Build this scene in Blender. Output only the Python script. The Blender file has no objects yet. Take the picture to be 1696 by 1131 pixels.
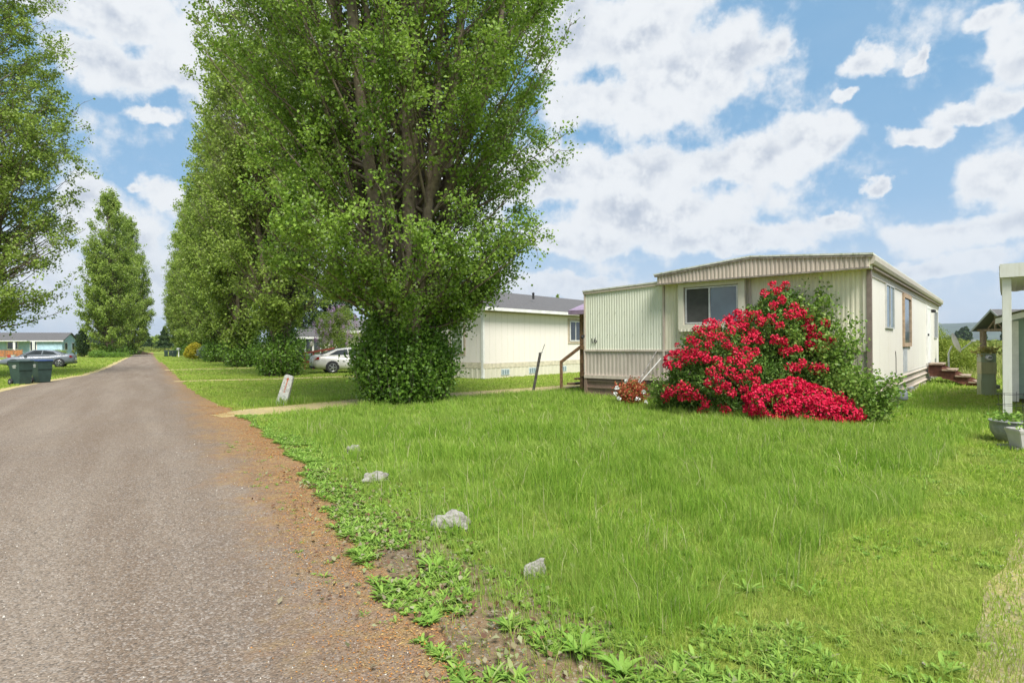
import bpy, bmesh, math, random
import numpy as np
from mathutils import Vector, Matrix, noise
random.seed(7); rng = np.random.default_rng(7)
S = bpy.context.scene
C = S.collection
PI = math.pi
rad = math.radians

# ------------------------------------------------------------------ camera
F, EYE, ROLL = 950.0, 1.5, rad(0.4)
cam_d = bpy.data.cameras.new('camera'); cam = bpy.data.objects.new('camera', cam_d); C.objects.link(cam)
cam_d.sensor_width = 36; cam_d.lens = 36 * F / 1696; cam_d.clip_end = 20000; cam_d.clip_start = 0.05
cam_d.shift_y = 6 / 1696
cam.matrix_world = Matrix.Translation((0, 0, EYE)) @ Matrix.Rotation(rad(90), 4, 'X') @ Matrix.Rotation(-ROLL, 4, 'Z')
S.camera = cam
S.render.resolution_x, S.render.resolution_y = 1024, 682
S.view_settings.view_transform = 'Standard'; S.view_settings.look = 'None'
S.view_settings.gamma = 1; S.view_settings.exposure = 0.55
S.cycles.max_bounces = 6; S.cycles.transparent_max_bounces = 8; S.cycles.volume_bounces = 0
S.cycles.diffuse_bounces = 3; S.cycles.glossy_bounces = 2; S.cycles.transmission_bounces = 3

# measuring helpers: photo pixel -> places in the world (metres)
def tr(px, py):
    dx = px - 848; dy = 571.5 - py
    return dx*math.cos(ROLL) + dy*math.sin(ROLL), -dx*math.sin(ROLL) + dy*math.cos(ROLL)
def G(px, py):
    a, b = tr(px, py); z = F*EYE/-b
    return Vector((a/F*z, z, 0))
def P(px, py, d):
    a, b = tr(px, py)
    return Vector((a/F*d, d, EYE + b/F*d))
def onL(px, py, o, d):            # on a vertical wall through o (x,y) along d: distance along, height
    a, b = tr(px, py); q = a/F
    t = (o[0]-o[1]*q)/(-d[0]+d[1]*q); y = o[1]+d[1]*t
    return t, EYE + b/F*y

# ------------------------------------------------------------------ node helpers
def nt_of(m):
    m.use_nodes = True; nt = m.node_tree
    return nt
class N:
    def __init__(s, nt): s.nt = nt
    def n(s, typ, **kw):
        o = s.nt.nodes.new(typ)
        for k, v in kw.items():
            if k == 'inp':
                for kk, vv in v.items():
                    if isinstance(vv, bpy.types.NodeSocket): s.nt.links.new(vv, o.inputs[kk])
                    else: o.inputs[kk].default_value = vv
            else: setattr(o, k, v)
        return o
    def math(s, op, a, b=0.0, c=0.0, clamp=False):
        o = s.nt.nodes.new('ShaderNodeMath'); o.operation = op; o.use_clamp = clamp
        for i, v in enumerate((a, b, c)):
            if isinstance(v, bpy.types.NodeSocket): s.nt.links.new(v, o.inputs[i])
            else: o.inputs[i].default_value = v
        return o.outputs[0]
    def mix(s, f, a, b):
        o = s.nt.nodes.new('ShaderNodeMix'); o.data_type = 'RGBA'
        for k, v in ((0, f), (6, a), (7, b)):
            if isinstance(v, bpy.types.NodeSocket): s.nt.links.new(v, o.inputs[k])
            else: o.inputs[k].default_value = v if k == 0 else (*v, 1)
        return o.outputs[2]
    def noise(s, vec, scale, detail=4, rough=0.6, dist=0):
        o = s.n('ShaderNodeTexNoise', inp={'Scale': scale, 'Detail': detail, 'Roughness': rough, 'Distortion': dist})
        if vec is not None: s.nt.links.new(vec, o.inputs['Vector'])
        return o.outputs['Fac']
    def ramp(s, f, lo, hi):
        o = s.n('ShaderNodeMapRange'); o.interpolation_type = 'SMOOTHSTEP'
        s.nt.links.new(f, o.inputs[0]); o.inputs[1].default_value = lo; o.inputs[2].default_value = hi
        return o.outputs[0]

# ------------------------------------------------------------------ sun and sky
SUN_AZ, SUN_EL = rad(158), rad(56)          # azimuth clockwise from +Y
sd = Vector((math.sin(SUN_AZ)*math.cos(SUN_EL), math.cos(SUN_AZ)*math.cos(SUN_EL), math.sin(SUN_EL)))
sun_d = bpy.data.lights.new('sun', 'SUN'); sun_d.energy = 4.6; sun_d.angle = rad(26); sun_d.color = (1, .965, .90)
sun = bpy.data.objects.new('sun', sun_d); C.objects.link(sun)
sun.rotation_euler = sd.to_track_quat('Z', 'Y').to_euler(); sun.location = sd*60

W = bpy.data.worlds.new('World'); S.world = W; W.use_nodes = True
def build_sky():
    nt = W.node_tree; nt.nodes.clear(); k = N(nt)
    out = k.n('ShaderNodeOutputWorld'); bg = k.n('ShaderNodeBackground'); bg.inputs[1].default_value = 0.1
    sky = k.n('ShaderNodeTexSky'); sky.sky_type = 'NISHITA'; sky.sun_disc = False
    sky.sun_elevation = SUN_EL; sky.sun_rotation = SUN_AZ; sky.dust_density = 1.2; sky.ozone_density = 1.6; sky.air_density = 1.0
    tc = k.n('ShaderNodeTexCoord'); d = tc.outputs['Generated']
    sp = k.n('ShaderNodeSeparateXYZ', inp={0: d})
    x, y, z = sp.outputs
    az = k.math('ARCTAN2', x, y); el = k.math('ARCSINE', z)
    ae = k.n('ShaderNodeCombineXYZ', inp={0: az, 1: el}).outputs[0]
    # noise that gets finer towards the horizon
    wn = k.n('ShaderNodeTexNoise', inp={'Vector': d, 'Scale': 9.0, 'Detail': 6, 'Roughness': .6})
    w2 = k.n('ShaderNodeVectorMath', operation='MULTIPLY_ADD', inp={0: wn.outputs['Color'], 1: (.11, .09, 0), 2: (-.055, -.045, 0)})
    q = k.n('ShaderNodeVectorMath', operation='ADD', inp={0: ae, 1: w2.outputs[0]}).outputs[0]
    blobs = [(1050,50,120,60),(1190,105,135,52),(1010,165,120,50),(930,40,90,70),(1110,130,150,55),(1290,85,45,22),
             (930,290,110,48),(1060,290,120,42),(1080,355,190,45),(1230,270,130,36),(1340,232,75,34),(1200,390,170,24),(960,390,110,30),
             (1650,295,85,42),(1600,378,125,30),(1560,432,140,18),(1520,222,48,15),(1590,190,60,16),(1645,165,50,22),(1685,75,55,55),(1437,100,34,22),(1510,97,17,17),
             (1402,155,30,12),(1385,360,40,14),(930,478,120,22),(1240,405,100,16),(1650,20,60,20),
             (180,25,130,42),(150,100,60,42),(200,130,70,32),(275,128,60,30),(240,188,40,13),(275,315,42,26),(140,350,70,60),(200,400,80,60),(240,470,90,60),(60,470,120,90),(230,310,20,12),
             (500,120,200,120),(640,350,180,120),(760,480,140,50),(1450,300,24,15)]
    acc = None
    for (bx, by, rx, ry) in blobs:
        a, b = tr(bx, by); v = Vector((a/F, 1, b/F)).normalized()
        A = math.atan2(v.x, v.y); E_ = math.asin(v.z)
        sx = 1/(1.1*rx/F*math.cos(A)**2 + 1e-4); sy = 1/(1.1*ry/F*math.cos(A))
        u = k.n('ShaderNodeVectorMath', operation='MULTIPLY_ADD', inp={0: q, 1: (sx, sy, 0), 2: (-A*sx, -E_*sy, 0)})
        l = k.n('ShaderNodeVectorMath', operation='LENGTH', inp={0: u.outputs[0]}).outputs['Value']
        acc = l if acc is None else k.math('SMOOTH_MIN', acc, l, .22)
    D = k.math('SUBTRACT', 1.14, acc)
    fb = k.noise(d, 11.0, 10, .6)
    up_ = k.n('ShaderNodeVectorMath', operation='ADD', inp={0: d, 1: (-.006, 0, .022)}).outputs[0]
    relief = k.math('SUBTRACT', fb, k.noise(up_, 11.0, 5, .6))
    # free clouds for the rest of the sky (behind and above the view)
    sc = k.n('ShaderNodeVectorMath', operation='MULTIPLY', inp={0: d, 1: (1, 1, 2.2)}).outputs[0]
    fr = k.noise(sc, 2.3, 8, .58)
    away = k.math('MAXIMUM', k.ramp(k.math('ABSOLUTE', az), .80, 1.05), k.ramp(el, .62, .8))
    free = k.math('MULTIPLY', k.math('MULTIPLY', k.math('SUBTRACT', fr, .47), 6.0), away)
    D = k.math('MAXIMUM', k.math('SUBTRACT', D, k.math('MULTIPLY', away, 3.0)), free)
    D = k.math('ADD', D, k.math('MULTIPLY', k.math('SUBTRACT', fb, .5), 2.25))
    m = k.ramp(D, -.08, .42)
    # grey bases
    gsh = k.noise(sc, 6.5, 6, .6)
    dense = k.ramp(D, .22, .85)
    gr = k.math('MULTIPLY', dense, k.ramp(k.math('SUBTRACT', k.math('MULTIPLY', gsh, .6), k.math('MULTIPLY', relief, 1.5)), .16, .56))
    ccol = k.mix(gr, (6.2, 6.35, 6.5), (3.6, 4.0, 4.7))
    # thin white veil low down
    veil = k.math('MULTIPLY', k.math('SUBTRACT', 1.0, k.ramp(el, .0, .42)), .62)
    base = k.mix(k.math('MULTIPLY', k.ramp(k.noise(sc, 3.0, 6, .6), .3, .75), .12), k.mix(.74, sky.outputs[0], (1.45, 3.25, 5.2)), (4.5, 5.2, 6.0))
    base = k.mix(veil, base, (3.3, 4.5, 6.0))
    far = k.n('ShaderNodeRGB')
    col = k.mix(k.math('MULTIPLY', m, .96), base, ccol)
    # towards the horizon clouds blend into pale blue grey
    hz = k.math('MULTIPLY', k.math('SUBTRACT', 1.0, k.ramp(el, .0, .22)), .72)
    col = k.mix(hz, col, (5.1, 5.65, 6.35))
    nt.nodes.remove(far)
    nt.links.new(col, bg.inputs[0]); nt.links.new(bg.outputs[0], out.inputs[0])
build_sky()

# ------------------------------------------------------------------ materials
MATS = {}
def mat(name, col, rough=.7, var=.12, scale=6.0, metal=0, bump=0, bscale=30, col2=None, spec=.5, coat=0):
    if name in MATS: return MATS[name]
    m = bpy.data.materials.new(name); nt = nt_of(m); k = N(nt); b = nt.nodes['Principled BSDF']
    geo = k.n('ShaderNodeTexCoord'); v = geo.outputs['Object']
    f = k.noise(v, scale, 5, .65)
    c2 = col2 or tuple(c*(1-var*2) for c in col)
    c1 = col if col2 else tuple(min(1, c*(1+var)) for c in col)
    f = k.ramp(f, .3, .72)
    nt.links.new(k.mix(f, c1, c2), b.inputs['Base Color'])
    b.inputs['Roughness'].default_value = rough; b.inputs['Metallic'].default_value = metal
    b.inputs['Specular IOR Level'].default_value = spec
    b.inputs['Coat Weight'].default_value = coat
    if bump:
        bm = k.n('ShaderNodeBump', inp={'Strength': bump, 'Distance': .01, 'Height': k.noise(v, bscale, 4, .6)})
        nt.links.new(bm.outputs[0], b.inputs['Normal'])
    MATS[name] = m; return m

def dirty_metal(name, col, dirt, amount=.5, rough=.55, streak=1.0):
    """painted siding: base colour, vertical streaks of dirt of its own"""
    m = bpy.data.materials.new(name); nt = nt_of(m); k = N(nt); b = nt.nodes['Principled BSDF']
    v = k.n('ShaderNodeTexCoord').outputs['Object']
    sv = k.n('ShaderNodeVectorMath', operation='MULTIPLY', inp={0: v, 1: (9, 9, .9)}).outputs[0]
    f = k.math('MULTIPLY', k.ramp(k.noise(sv, 1.3, 6, .7), .42, .80), amount*streak)
    f2 = k.math('MULTIPLY', k.ramp(k.noise(v, 1.6, 6, .7), .45, .8), amount*.6)
    f3 = k.math('MULTIPLY', k.ramp(k.noise(v, 45, 3, .7), .62, .75), amount*.5)
    f = k.math('ADD', k.math('ADD', f, f2), f3, clamp=True)
    nt.links.new(k.mix(f, col, dirt), b.inputs['Base Color'])
    b.inputs['Roughness'].default_value = rough
    bm = k.n('ShaderNodeBump', inp={'Strength': .12, 'Distance': .01, 'Height': k.noise(v, 12, 3, .6)})
    nt.links.new(bm.outputs[0], b.inputs['Normal'])
    MATS[name] = m; return m

def leafmat(name, cols, trans=.35, rough=.5, pale=None, patch=0.0, patchcol=(.2,.2,.05), pscale=.6):
    """cols: two or three colours spread over leaves at random"""
    m = bpy.data.materials.new(name); nt = nt_of(m); k = N(nt); nt.nodes.clear()
    out = k.n('ShaderNodeOutputMaterial')
    r = k.n('ShaderNodeNewGeometry').outputs['Random Per Island']
    cr = k.n('ShaderNodeValToRGB'); nt.links.new(r, cr.inputs[0])
    el = cr.color_ramp.elements
    el[0].color = (*cols[0], 1); el[1].color = (*cols[-1], 1); el[1].position = .93 if pale else 1
    if len(cols) > 2:
        for i, c in enumerate(cols[1:-1]):
            e = el.new((i+1)/(len(cols)-1)*.93); e.color = (*c, 1)
    if pale:
        e = el.new(.97); e.color = (*pale, 1)
    col = cr.outputs[0]
    if patch:
        v = k.n('ShaderNodeTexCoord').outputs['Object']
        f = k.math('MULTIPLY', k.ramp(k.noise(v, pscale, 5, .6), .4, .68), patch)
        col = k.mix(f, col, patchcol)
    d = k.n('ShaderNodeBsdfPrincipled', inp={'Base Color': col, 'Roughness': rough, 'Specular IOR Level': .22})
    t = k.n('ShaderNodeBsdfTranslucent', inp={'Color': col})
    mx = k.n('ShaderNodeMixShader', inp={0: trans, 1: d.outputs[0], 2: t.outputs[0]})
    nt.links.new(mx.outputs[0], out.inputs[0])
    MATS[name] = m; return m

def glassmat(name, col=(.02,.025,.03), rough=.05):
    m = bpy.data.materials.new(name); nt = nt_of(m); b = nt.nodes['Principled BSDF']
    k = N(nt); v = k.n('ShaderNodeTexCoord').outputs['Object']
    nt.links.new(k.mix(k.ramp(k.noise(v, 1.4, 3, .5), .3, .7), col, tuple(c*1.8 for c in col)), b.inputs['Base Color'])
    b.inputs['Roughness'].default_value = rough; b.inputs['IOR'].default_value = 1.6; b.inputs['Specular IOR Level'].default_value = .8
    MATS[name] = m; return m

def ground_mat():
    m = bpy.data.materials.new('ground_soil_and_grass'); nt = nt_of(m); k = N(nt); b = nt.nodes['Principled BSDF']
    v = k.n('ShaderNodeTexCoord').outputs['Object']
    f1 = k.noise(v, .25, 6, .6); f2 = k.noise(v, 3.0, 6, .7); f3 = k.noise(v, 30, 4, .7)
    c = k.mix(k.ramp(f1, .35, .65), (.19, .27, .03), (.26, .29, .06))
    c = k.mix(k.math('MULTIPLY', k.ramp(f2, .45, .75), .55), c, (.14, .12, .05))
    c = k.mix(k.math('MULTIPLY', k.ramp(f3, .4, .7), .5), c, (.06, .085, .02))
    nt.links.new(c, b.inputs['Base Color']); b.inputs['Roughness'].default_value = .95; b.inputs['Specular IOR Level'].default_value = .1
    bm = k.n('ShaderNodeBump', inp={'Strength': .6, 'Distance': .04, 'Height': f3}); nt.links.new(bm.outputs[0], b.inputs['Normal'])
    return m
def road_mat(nm='worn_chip_seal'):
    m = bpy.data.materials.new(nm); nt = nt_of(m); k = N(nt); b = nt.nodes['Principled BSDF']
    v = k.n('ShaderNodeTexCoord').outputs['Object']
    # long streaks along the road direction
    mp = k.n('ShaderNodeMapping'); mp.inputs['Rotation'].default_value = (0, 0, -math.atan(.635)); nt.links.new(v, mp.inputs[0])
    st = k.n('ShaderNodeVectorMath', operation='MULTIPLY', inp={0: mp.outputs[0], 1: (1.4, .12, 1)}).outputs[0]
    f0 = k.noise(st, 1.0, 5, .6); f1 = k.noise(v, .8, 6, .65); f2 = k.noise(v, 9, 5, .7)
    c = k.mix(k.ramp(f0, .35, .68), (.168, .122, .086), (.238, .190, .146))
    c = k.mix(k.math('MULTIPLY', k.ramp(f1, .45, .72), .6), c, (.15, .115, .09))
    c = k.mix(k.math('MULTIPLY', k.ramp(f2, .5, .8), .35), c, (.13, .11, .10))
    vo = k.n('ShaderNodeTexVoronoi', inp={'Vector': v, 'Scale': 75.0}); vo2 = k.n('ShaderNodeTexVoronoi', inp={'Vector': v, 'Scale': 150.0})
    sc = k.n('ShaderNodeSeparateColor', inp={0: vo.outputs['Color']})
    sc2 = k.n('ShaderNodeSeparateColor', inp={0: vo2.outputs['Color']})
    c = k.mix(k.math('MULTIPLY', k.ramp(sc.outputs[0], .62, .98), k.math('MULTIPLY_ADD', f1, .9, .05)), c, (.40, .36, .32))
    c = k.mix(k.math('MULTIPLY', k.ramp(sc.outputs[1], .70, .9), .65), c, (.085, .072, .060))
    c = k.mix(k.math('MULTIPLY', k.ramp(sc2.outputs[0], .7, 1.0), .4), c, (.42, .36, .30))
    # dirt, catkins and moss lie on the shoulder, thinning out over the seal
    sx = k.n('ShaderNodeSeparateXYZ', inp={0: v}); cc = k.math('MULTIPLY_ADD', sx.outputs[1], .635, sx.outputs[0])
    g1 = k.noise(v, 1.3, 7, .72); g2 = k.noise(v, 6.5, 6, .75); g3 = k.noise(v, 38, 4, .75)
    nn = k.math('ADD', k.math('MULTIPLY', k.math('SUBTRACT', g1, .5), 2.2), k.math('ADD', k.math('MULTIPLY', k.math('SUBTRACT', g2, .5), 1.3), k.math('MULTIPLY', k.math('SUBTRACT', g3, .5), 1.1)))
    e1 = k.ramp(k.math('ADD', cc, nn), .45, 1.75)
    c = k.mix(k.math('MULTIPLY', k.ramp(k.math('ADD', cc, k.math('MULTIPLY', nn, 1.4)), .1, 1.9), .55), c, (.15, .115, .095))
    dcol = k.mix(k.ramp(g2, .42, .62), (.32, .165, .065), (.38, .25, .09))
    dcol = k.mix(k.ramp(g3, .5, .68), dcol, (.085, .06, .045))
    c = k.mix(k.math('MULTIPLY', e1, k.math('MULTIPLY_ADD', k.ramp(g3, .35, .6), .5, .4)), c, dcol)
    # faint orange dust in streaks further out
    c = k.mix(k.math('MULTIPLY', k.math('MULTIPLY', k.ramp(g1, .55, .72), k.ramp(g3, .48, .66)), .5), c, (.30, .19, .11))
    nt.links.new(c, b.inputs['Base Color']); b.inputs['Roughness'].default_value = .92; b.inputs['Specular IOR Level'].default_value = .2
    h = k.math('ADD', k.math('MULTIPLY', vo.outputs['Distance'], -1.0), k.math('MULTIPLY', f2, .5))
    bm = k.n('ShaderNodeBump', inp={'Strength': .8, 'Distance': .012, 'Height': h}); nt.links.new(bm.outputs[0], b.inputs['Normal'])
    return m
def dirt_mat(name, a, b2, c3, speck=(.45,.42,.38), sp=.5):
    m = bpy.data.materials.new(name); nt = nt_of(m); k = N(nt); b = nt.nodes['Principled BSDF']
    v = k.n('ShaderNodeTexCoord').outputs['Object']
    f1 = k.noise(v, 1.1, 7, .7); f2 = k.noise(v, 7, 6, .75); f3 = k.noise(v, 55, 3, .7)
    c = k.mix(k.ramp(f1, .38, .62), a, b2)
    c = k.mix(k.ramp(f2, .5, .72), c, c3)
    c = k.mix(k.math('MULTIPLY', k.ramp(f3, .5, .75), .5), c, tuple(q*.4 for q in a))
    vo = k.n('ShaderNodeTexVoronoi', inp={'Vector': v, 'Scale': 70.0}); sc = k.n('ShaderNodeSeparateColor', inp={0: vo.outputs['Color']})
    c = k.mix(k.math('MULTIPLY', k.ramp(sc.outputs[0], .8, .97), sp), c, speck)
    nt.links.new(c, b.inputs['Base Color']); b.inputs['Roughness'].default_value = .95; b.inputs['Specular IOR Level'].default_value = .1
    bm = k.n('ShaderNodeBump', inp={'Strength': .8, 'Distance': .015, 'Height': f3}); nt.links.new(bm.outputs[0], b.inputs['Normal'])
    MATS[name] = m; return m
def rock_mat():
    m = bpy.data.materials.new('pale_rock'); nt = nt_of(m); k = N(nt); b = nt.nodes['Principled BSDF']
    v = k.n('ShaderNodeTexCoord').outputs['Object']
    f1 = k.noise(v, 9, 7, .7, .6); f2 = k.noise(v, 40, 4, .7)
    c = k.mix(k.ramp(f1, .4, .62), (.33, .315, .28), (.17, .155, .13)); c = k.mix(k.math('MULTIPLY', k.ramp(f2, .5, .7), .4), c, (.16, .15, .13))
    nt.links.new(c, b.inputs['Base Color']); b.inputs['Roughness'].default_value = .9
    bm = k.n('ShaderNodeBump', inp={'Strength': .8, 'Distance': .02, 'Height': k.noise(v, 25, 5, .7)}); nt.links.new(bm.outputs[0], b.inputs['Normal'])
    return m

M_green_siding = dirty_metal('pale_green_siding', (.76, .71, .55), (.46, .42, .30), .45)
M_green_siding2 = dirty_metal('pale_mint_siding', (.70, .71, .59), (.50, .48, .38), .38)
M_tan = dirty_metal('tan_metal', (.56, .475, .40), (.20, .165, .13), .55)
M_tan2 = dirty_metal('tan_skirt_metal', (.52, .455, .39), (.26, .21, .17), .5)
M_cream = dirty_metal('cream_siding', (.71, .67, .61), (.50, .46, .34), .28, streak=.6)
M_white_siding = dirty_metal('white_siding', (.78, .72, .66), (.62, .58, .50), .22, streak=.6)
M_brown_skirt = dirty_metal('brown_skirt', (.245, .165, .125), (.11, .075, .055), .6)
M_cream_trim = dirty_metal('cream_trim', (.66, .62, .50), (.42, .38, .28), .45)
M_roofedge = dirty_metal('mossy_roof_edge', (.62, .62, .56), (.22, .25, .10), .9, rough=.8)
M_shingle = mat('grey_shingle', (.13, .125, .125), .9, col2=(.07,.068,.07), scale=14, bump=.8, bscale=25)
M_glass = glassmat('window_glass'); M_glassb = glassmat('window_glass_blue', (.05, .08, .09))
M_curtain = mat('green_curtain', (.20, .24, .15), .8, .3, 8)
M_alu = mat('aluminium_frame', (.55, .55, .54), .45, .1, metal=.3)
M_white = mat('white_paint', (.76, .75, .72), .5, .08, 3)
M_wood = mat('brown_wood', (.26, .15, .08), .75, .25, 12)
M_woodred = mat('red_brown_wood', (.17, .065, .045), .75, .2, 8)
M_bark = mat('poplar_bark', (.22, .175, .125), .95, .35, 7, bump=.9, bscale=18, col2=(.09,.068,.05))
M_limb = mat('grey_limb_bark', (.24, .20, .15), .9, .3, 5, bump=.5, bscale=25, col2=(.10,.085,.06))
M_ground = ground_mat(); M_road = road_mat()
M_dirt = dirt_mat('orange_brown_litter_soil', (.26, .155, .085), (.30, .17, .07), (.20, .17, .15))
M_path = dirt_mat('sandy_path', (.48, .40, .18), (.36, .29, .15), (.52, .44, .18), sp=.4)
M_gravel = dirt_mat('grey_gravel', (.27, .23, .13), (.40, .34, .14), (.24, .26, .09), (.45,.42,.37), .45)
M_rock = rock_mat()
M_dark = mat('black_rubber', (.025, .025, .027), .8, .2)
M_steel = mat('steel', (.45, .46, .47), .35, .1, metal=.8)

# ------------------------------------------------------------------ mesh helpers
class MB:
    def __init__(s): s.v = []; s.f = []
    def add(s, vs, fs):
        o = len(s.v); s.v += [tuple(v) for v in vs]; s.f += [tuple(i+o for i in f) for f in fs]; return s
    def box(s, x0, x1, y0, y1, z0, z1):
        return s.add([(x0,y0,z0),(x1,y0,z0),(x1,y1,z0),(x0,y1,z0),(x0,y0,z1),(x1,y0,z1),(x1,y1,z1),(x0,y1,z1)],
                     [(0,3,2,1),(4,5,6,7),(0,1,5,4),(1,2,6,5),(2,3,7,6),(3,0,4,7)])
    def beam(s, a, b, w, h=None, up=(0,0,1)):
        a = Vector(a); b = Vector(b); h = h or w; d = (b-a).normalized(); u = Vector(up)
        if abs(d.dot(u)) > .98: u = Vector((0,1,0))
        x = d.cross(u).normalized()*w/2; y = x.cross(d).normalized()*h/2
        vs = [a-x-y, a+x-y, a+x+y, a-x+y, b-x-y, b+x-y, b+x+y, b-x+y]
        return s.add(vs, [(0,3,2,1),(4,5,6,7),(0,1,5,4),(1,2,6,5),(2,3,7,6),(3,0,4,7)])
    def tube(s, pts, rs, n=8, cap=True):
        pts = [Vector(p) for p in pts]
        if not hasattr(rs, '__len__'): rs = [rs]*len(pts)
        vs = []; fs = []
        for i, p in enumerate(pts):
            d = (pts[min(i+1, len(pts)-1)] - pts[max(i-1, 0)]).normalized()
            u = Vector((0,0,1)) if abs(d.z) < .9 else Vector((1,0,0))
            x = d.cross(u).normalized(); y = x.cross(d)
            for j in range(n):
                a = 2*PI*j/n; vs.append(p + (x*math.cos(a) + y*math.sin(a))*rs[i])
        for i in range(len(pts)-1):
            for j in range(n):
                fs.append((i*n+j, i*n+(j+1)%n, (i+1)*n+(j+1)%n, (i+1)*n+j))
        if cap: fs.append(tuple(range(n))[::-1]); fs.append(tuple((len(pts)-1)*n+j for j in range(n)))
        return s.add(vs, fs)
    def lathe(s, prof, n=20, c=(0,0,0), axis='z', sx=1, sy=1):
        vs = []; fs = []
        for r, z in prof:
            for j in range(n):
                a = 2*PI*j/n; x, y = r*math.cos(a)*sx, r*math.sin(a)*sy
                vs.append((c[0]+x, c[1]+y, c[2]+z) if axis == 'z' else (c[0]+x, c[1]+z, c[2]+y))
        m = len(prof)
        for i in range(m-1):
            for j in range(n): fs.append((i*n+j, i*n+(j+1)%n, (i+1)*n+(j+1)%n, (i+1)*n+j))
        fs.append(tuple(range(n))[::-1]); fs.append(tuple((m-1)*n+j for j in range(n)))
        return s.add(vs, fs)
    def prism(s, poly, y0, y1):     # poly in x,z extruded along y
        n = len(poly)
        return s.add([(x, y0, z) for x, z in poly] + [(x, y1, z) for x, z in poly],
                     [tuple(range(n)), tuple(range(2*n-1, n-1, -1))] + [((i+1)%n, i, n+i, n+(i+1)%n) for i in range(n)])
    def prismx(s, poly, x0, x1):    # poly in y,z extruded along x
        n = len(poly)
        return s.add([(x0, y, z) for y, z in poly] + [(x1, y, z) for y, z in poly],
                     [tuple(range(n)), tuple(range(2*n-1, n-1, -1))] + [((i+1)%n, i, n+i, n+(i+1)%n) for i in range(n)])
    def ribs(s, x0, x1, y, z0, z1, pitch=.1, depth=.022, flat=.55, axis='x'):
        """corrugated sheet, ribs vertical; z0, z1 numbers or functions of x; outward is -y (axis x) or +x (axis y)"""
        f0 = z0 if callable(z0) else (lambda q: z0); f1 = z1 if callable(z1) else (lambda q: z1)
        xs = []; n = max(1, int(round((x1-x0)/pitch))); p = (x1-x0)/n
        for i in range(n):
            a = x0 + i*p
            xs += [(a, 0), (a+p*flat*.5, 0), (a+p*(flat*.5+.12), depth), (a+p*(1-.12-flat*.0-.1), depth), (a+p*(1-.1), 0)]
        xs.append((x1, 0))
        vs = []; fs = []
        for q, o in xs:
            if axis == 'x': vs += [(q, y-o, f0(q)), (q, y-o, f1(q))]
            else: vs += [(y+o, q, f0(q)), (y+o, q, f1(q))]
        for i in range(len(xs)-1): fs.append((2*i, 2*i+2, 2*i+3, 2*i+1))
        return s.add(vs, fs)
    def build(s, name, m, parent=None, smooth=False, bevel=0):
        me = bpy.data.meshes.new(name); me.from_pydata(s.v, [], s.f); me.materials.append(m)
        bm = bmesh.new(); bm.from_mesh(me); bmesh.ops.recalc_face_normals(bm, faces=bm.faces)
        if bevel: bmesh.ops.bevel(bm, geom=[e for e in bm.edges], offset=bevel, segments=2, affect='EDGES', clamp_overlap=True)
        bm.to_mesh(me); bm.free()
        if smooth:
            me.polygons.foreach_set('use_smooth', [True]*len(me.polygons))
        o = bpy.data.objects.new(name, me); C.objects.link(o)
        if parent: o.parent = parent
        return o

def tag(o, label=None, cat=None, group=None, kind=None):
    if label: o['label'] = label
    if cat: o['category'] = cat
    if group: o['group'] = group
    if kind: o['kind'] = kind
    return o
def thing(name, label, cat, loc=(0,0,0), rz=0, group=None):
    o = bpy.data.objects.new(name, None); C.objects.link(o); o.empty_display_size = .2
    o.location = loc; o.rotation_euler = (0, 0, rz); return tag(o, label, cat, group)
def copy_tree(o, parent=None):
    c = o.copy(); C.objects.link(c)
    if parent: c.parent = parent
    for ch in list(o.children): copy_tree(ch, c)
    return c

def np_mesh(name, V, Fc, m, parent=None, k=4):
    """V (n,3) float, Fc (m,k) int"""
    me = bpy.data.meshes.new(name); V = np.ascontiguousarray(V, dtype=np.float32); Fc = np.ascontiguousarray(Fc, dtype=np.int32)
    me.vertices.add(len(V)); me.vertices.foreach_set('co', V.ravel())
    me.loops.add(Fc.size); me.loops.foreach_set('vertex_index', Fc.ravel())
    me.polygons.add(len(Fc)); me.polygons.foreach_set('loop_start', np.arange(0, Fc.size, k, dtype=np.int32))
    me.update(calc_edges=True)
    me.materials.append(m)
    o = bpy.data.objects.new(name, me); C.objects.link(o)
    if parent: o.parent = parent
    return o
def unit(a): return a/np.maximum(np.linalg.norm(a, axis=1, keepdims=True), 1e-9)
def leaves_arr(Pt, size, aspect=.85, droop=.35, out=None, outw=.5, fold=.18, r=rng, wide=.42):
    """kite leaves with a folded mid-rib; returns V (4n,3), F"""
    n = len(Pt); s = size*(r.uniform(.7, 1.25, n)[:, None])
    ax = r.normal(size=(n, 3)); ax[:, 2] -= droop
    nr = r.normal(size=(n, 3)); nr[:, 2] += .5
    if out is not None: nr = nr + out*outw*1.5
    ax = unit(ax); sd_ = unit(np.cross(ax, nr)); nn = np.cross(sd_, ax)
    b = Pt - ax*s*.5; t = Pt + ax*s*.5; mid = b + ax*s*wide
    l = mid + sd_*s*aspect*.5 + nn*s*fold; rr = mid - sd_*s*aspect*.5 + nn*s*fold
    V = np.stack([b, l, t, rr], 1).reshape(-1, 3)
    return V, np.arange(4*n).reshape(-1, 4)
def two_tri(V):   # fold every kite along its rib as two triangles
    n = len(V)//4; i = np.arange(n)*4
    return np.concatenate([np.stack([i, i+1, i+2], 1), np.stack([i, i+2, i+3], 1)])
def leaf_obj(name, Pt, size, m, parent=None, **kw):
    V, _ = leaves_arr(Pt, size, **kw)
    return np_mesh(name, V, two_tri(V), m, parent, 3)

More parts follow.
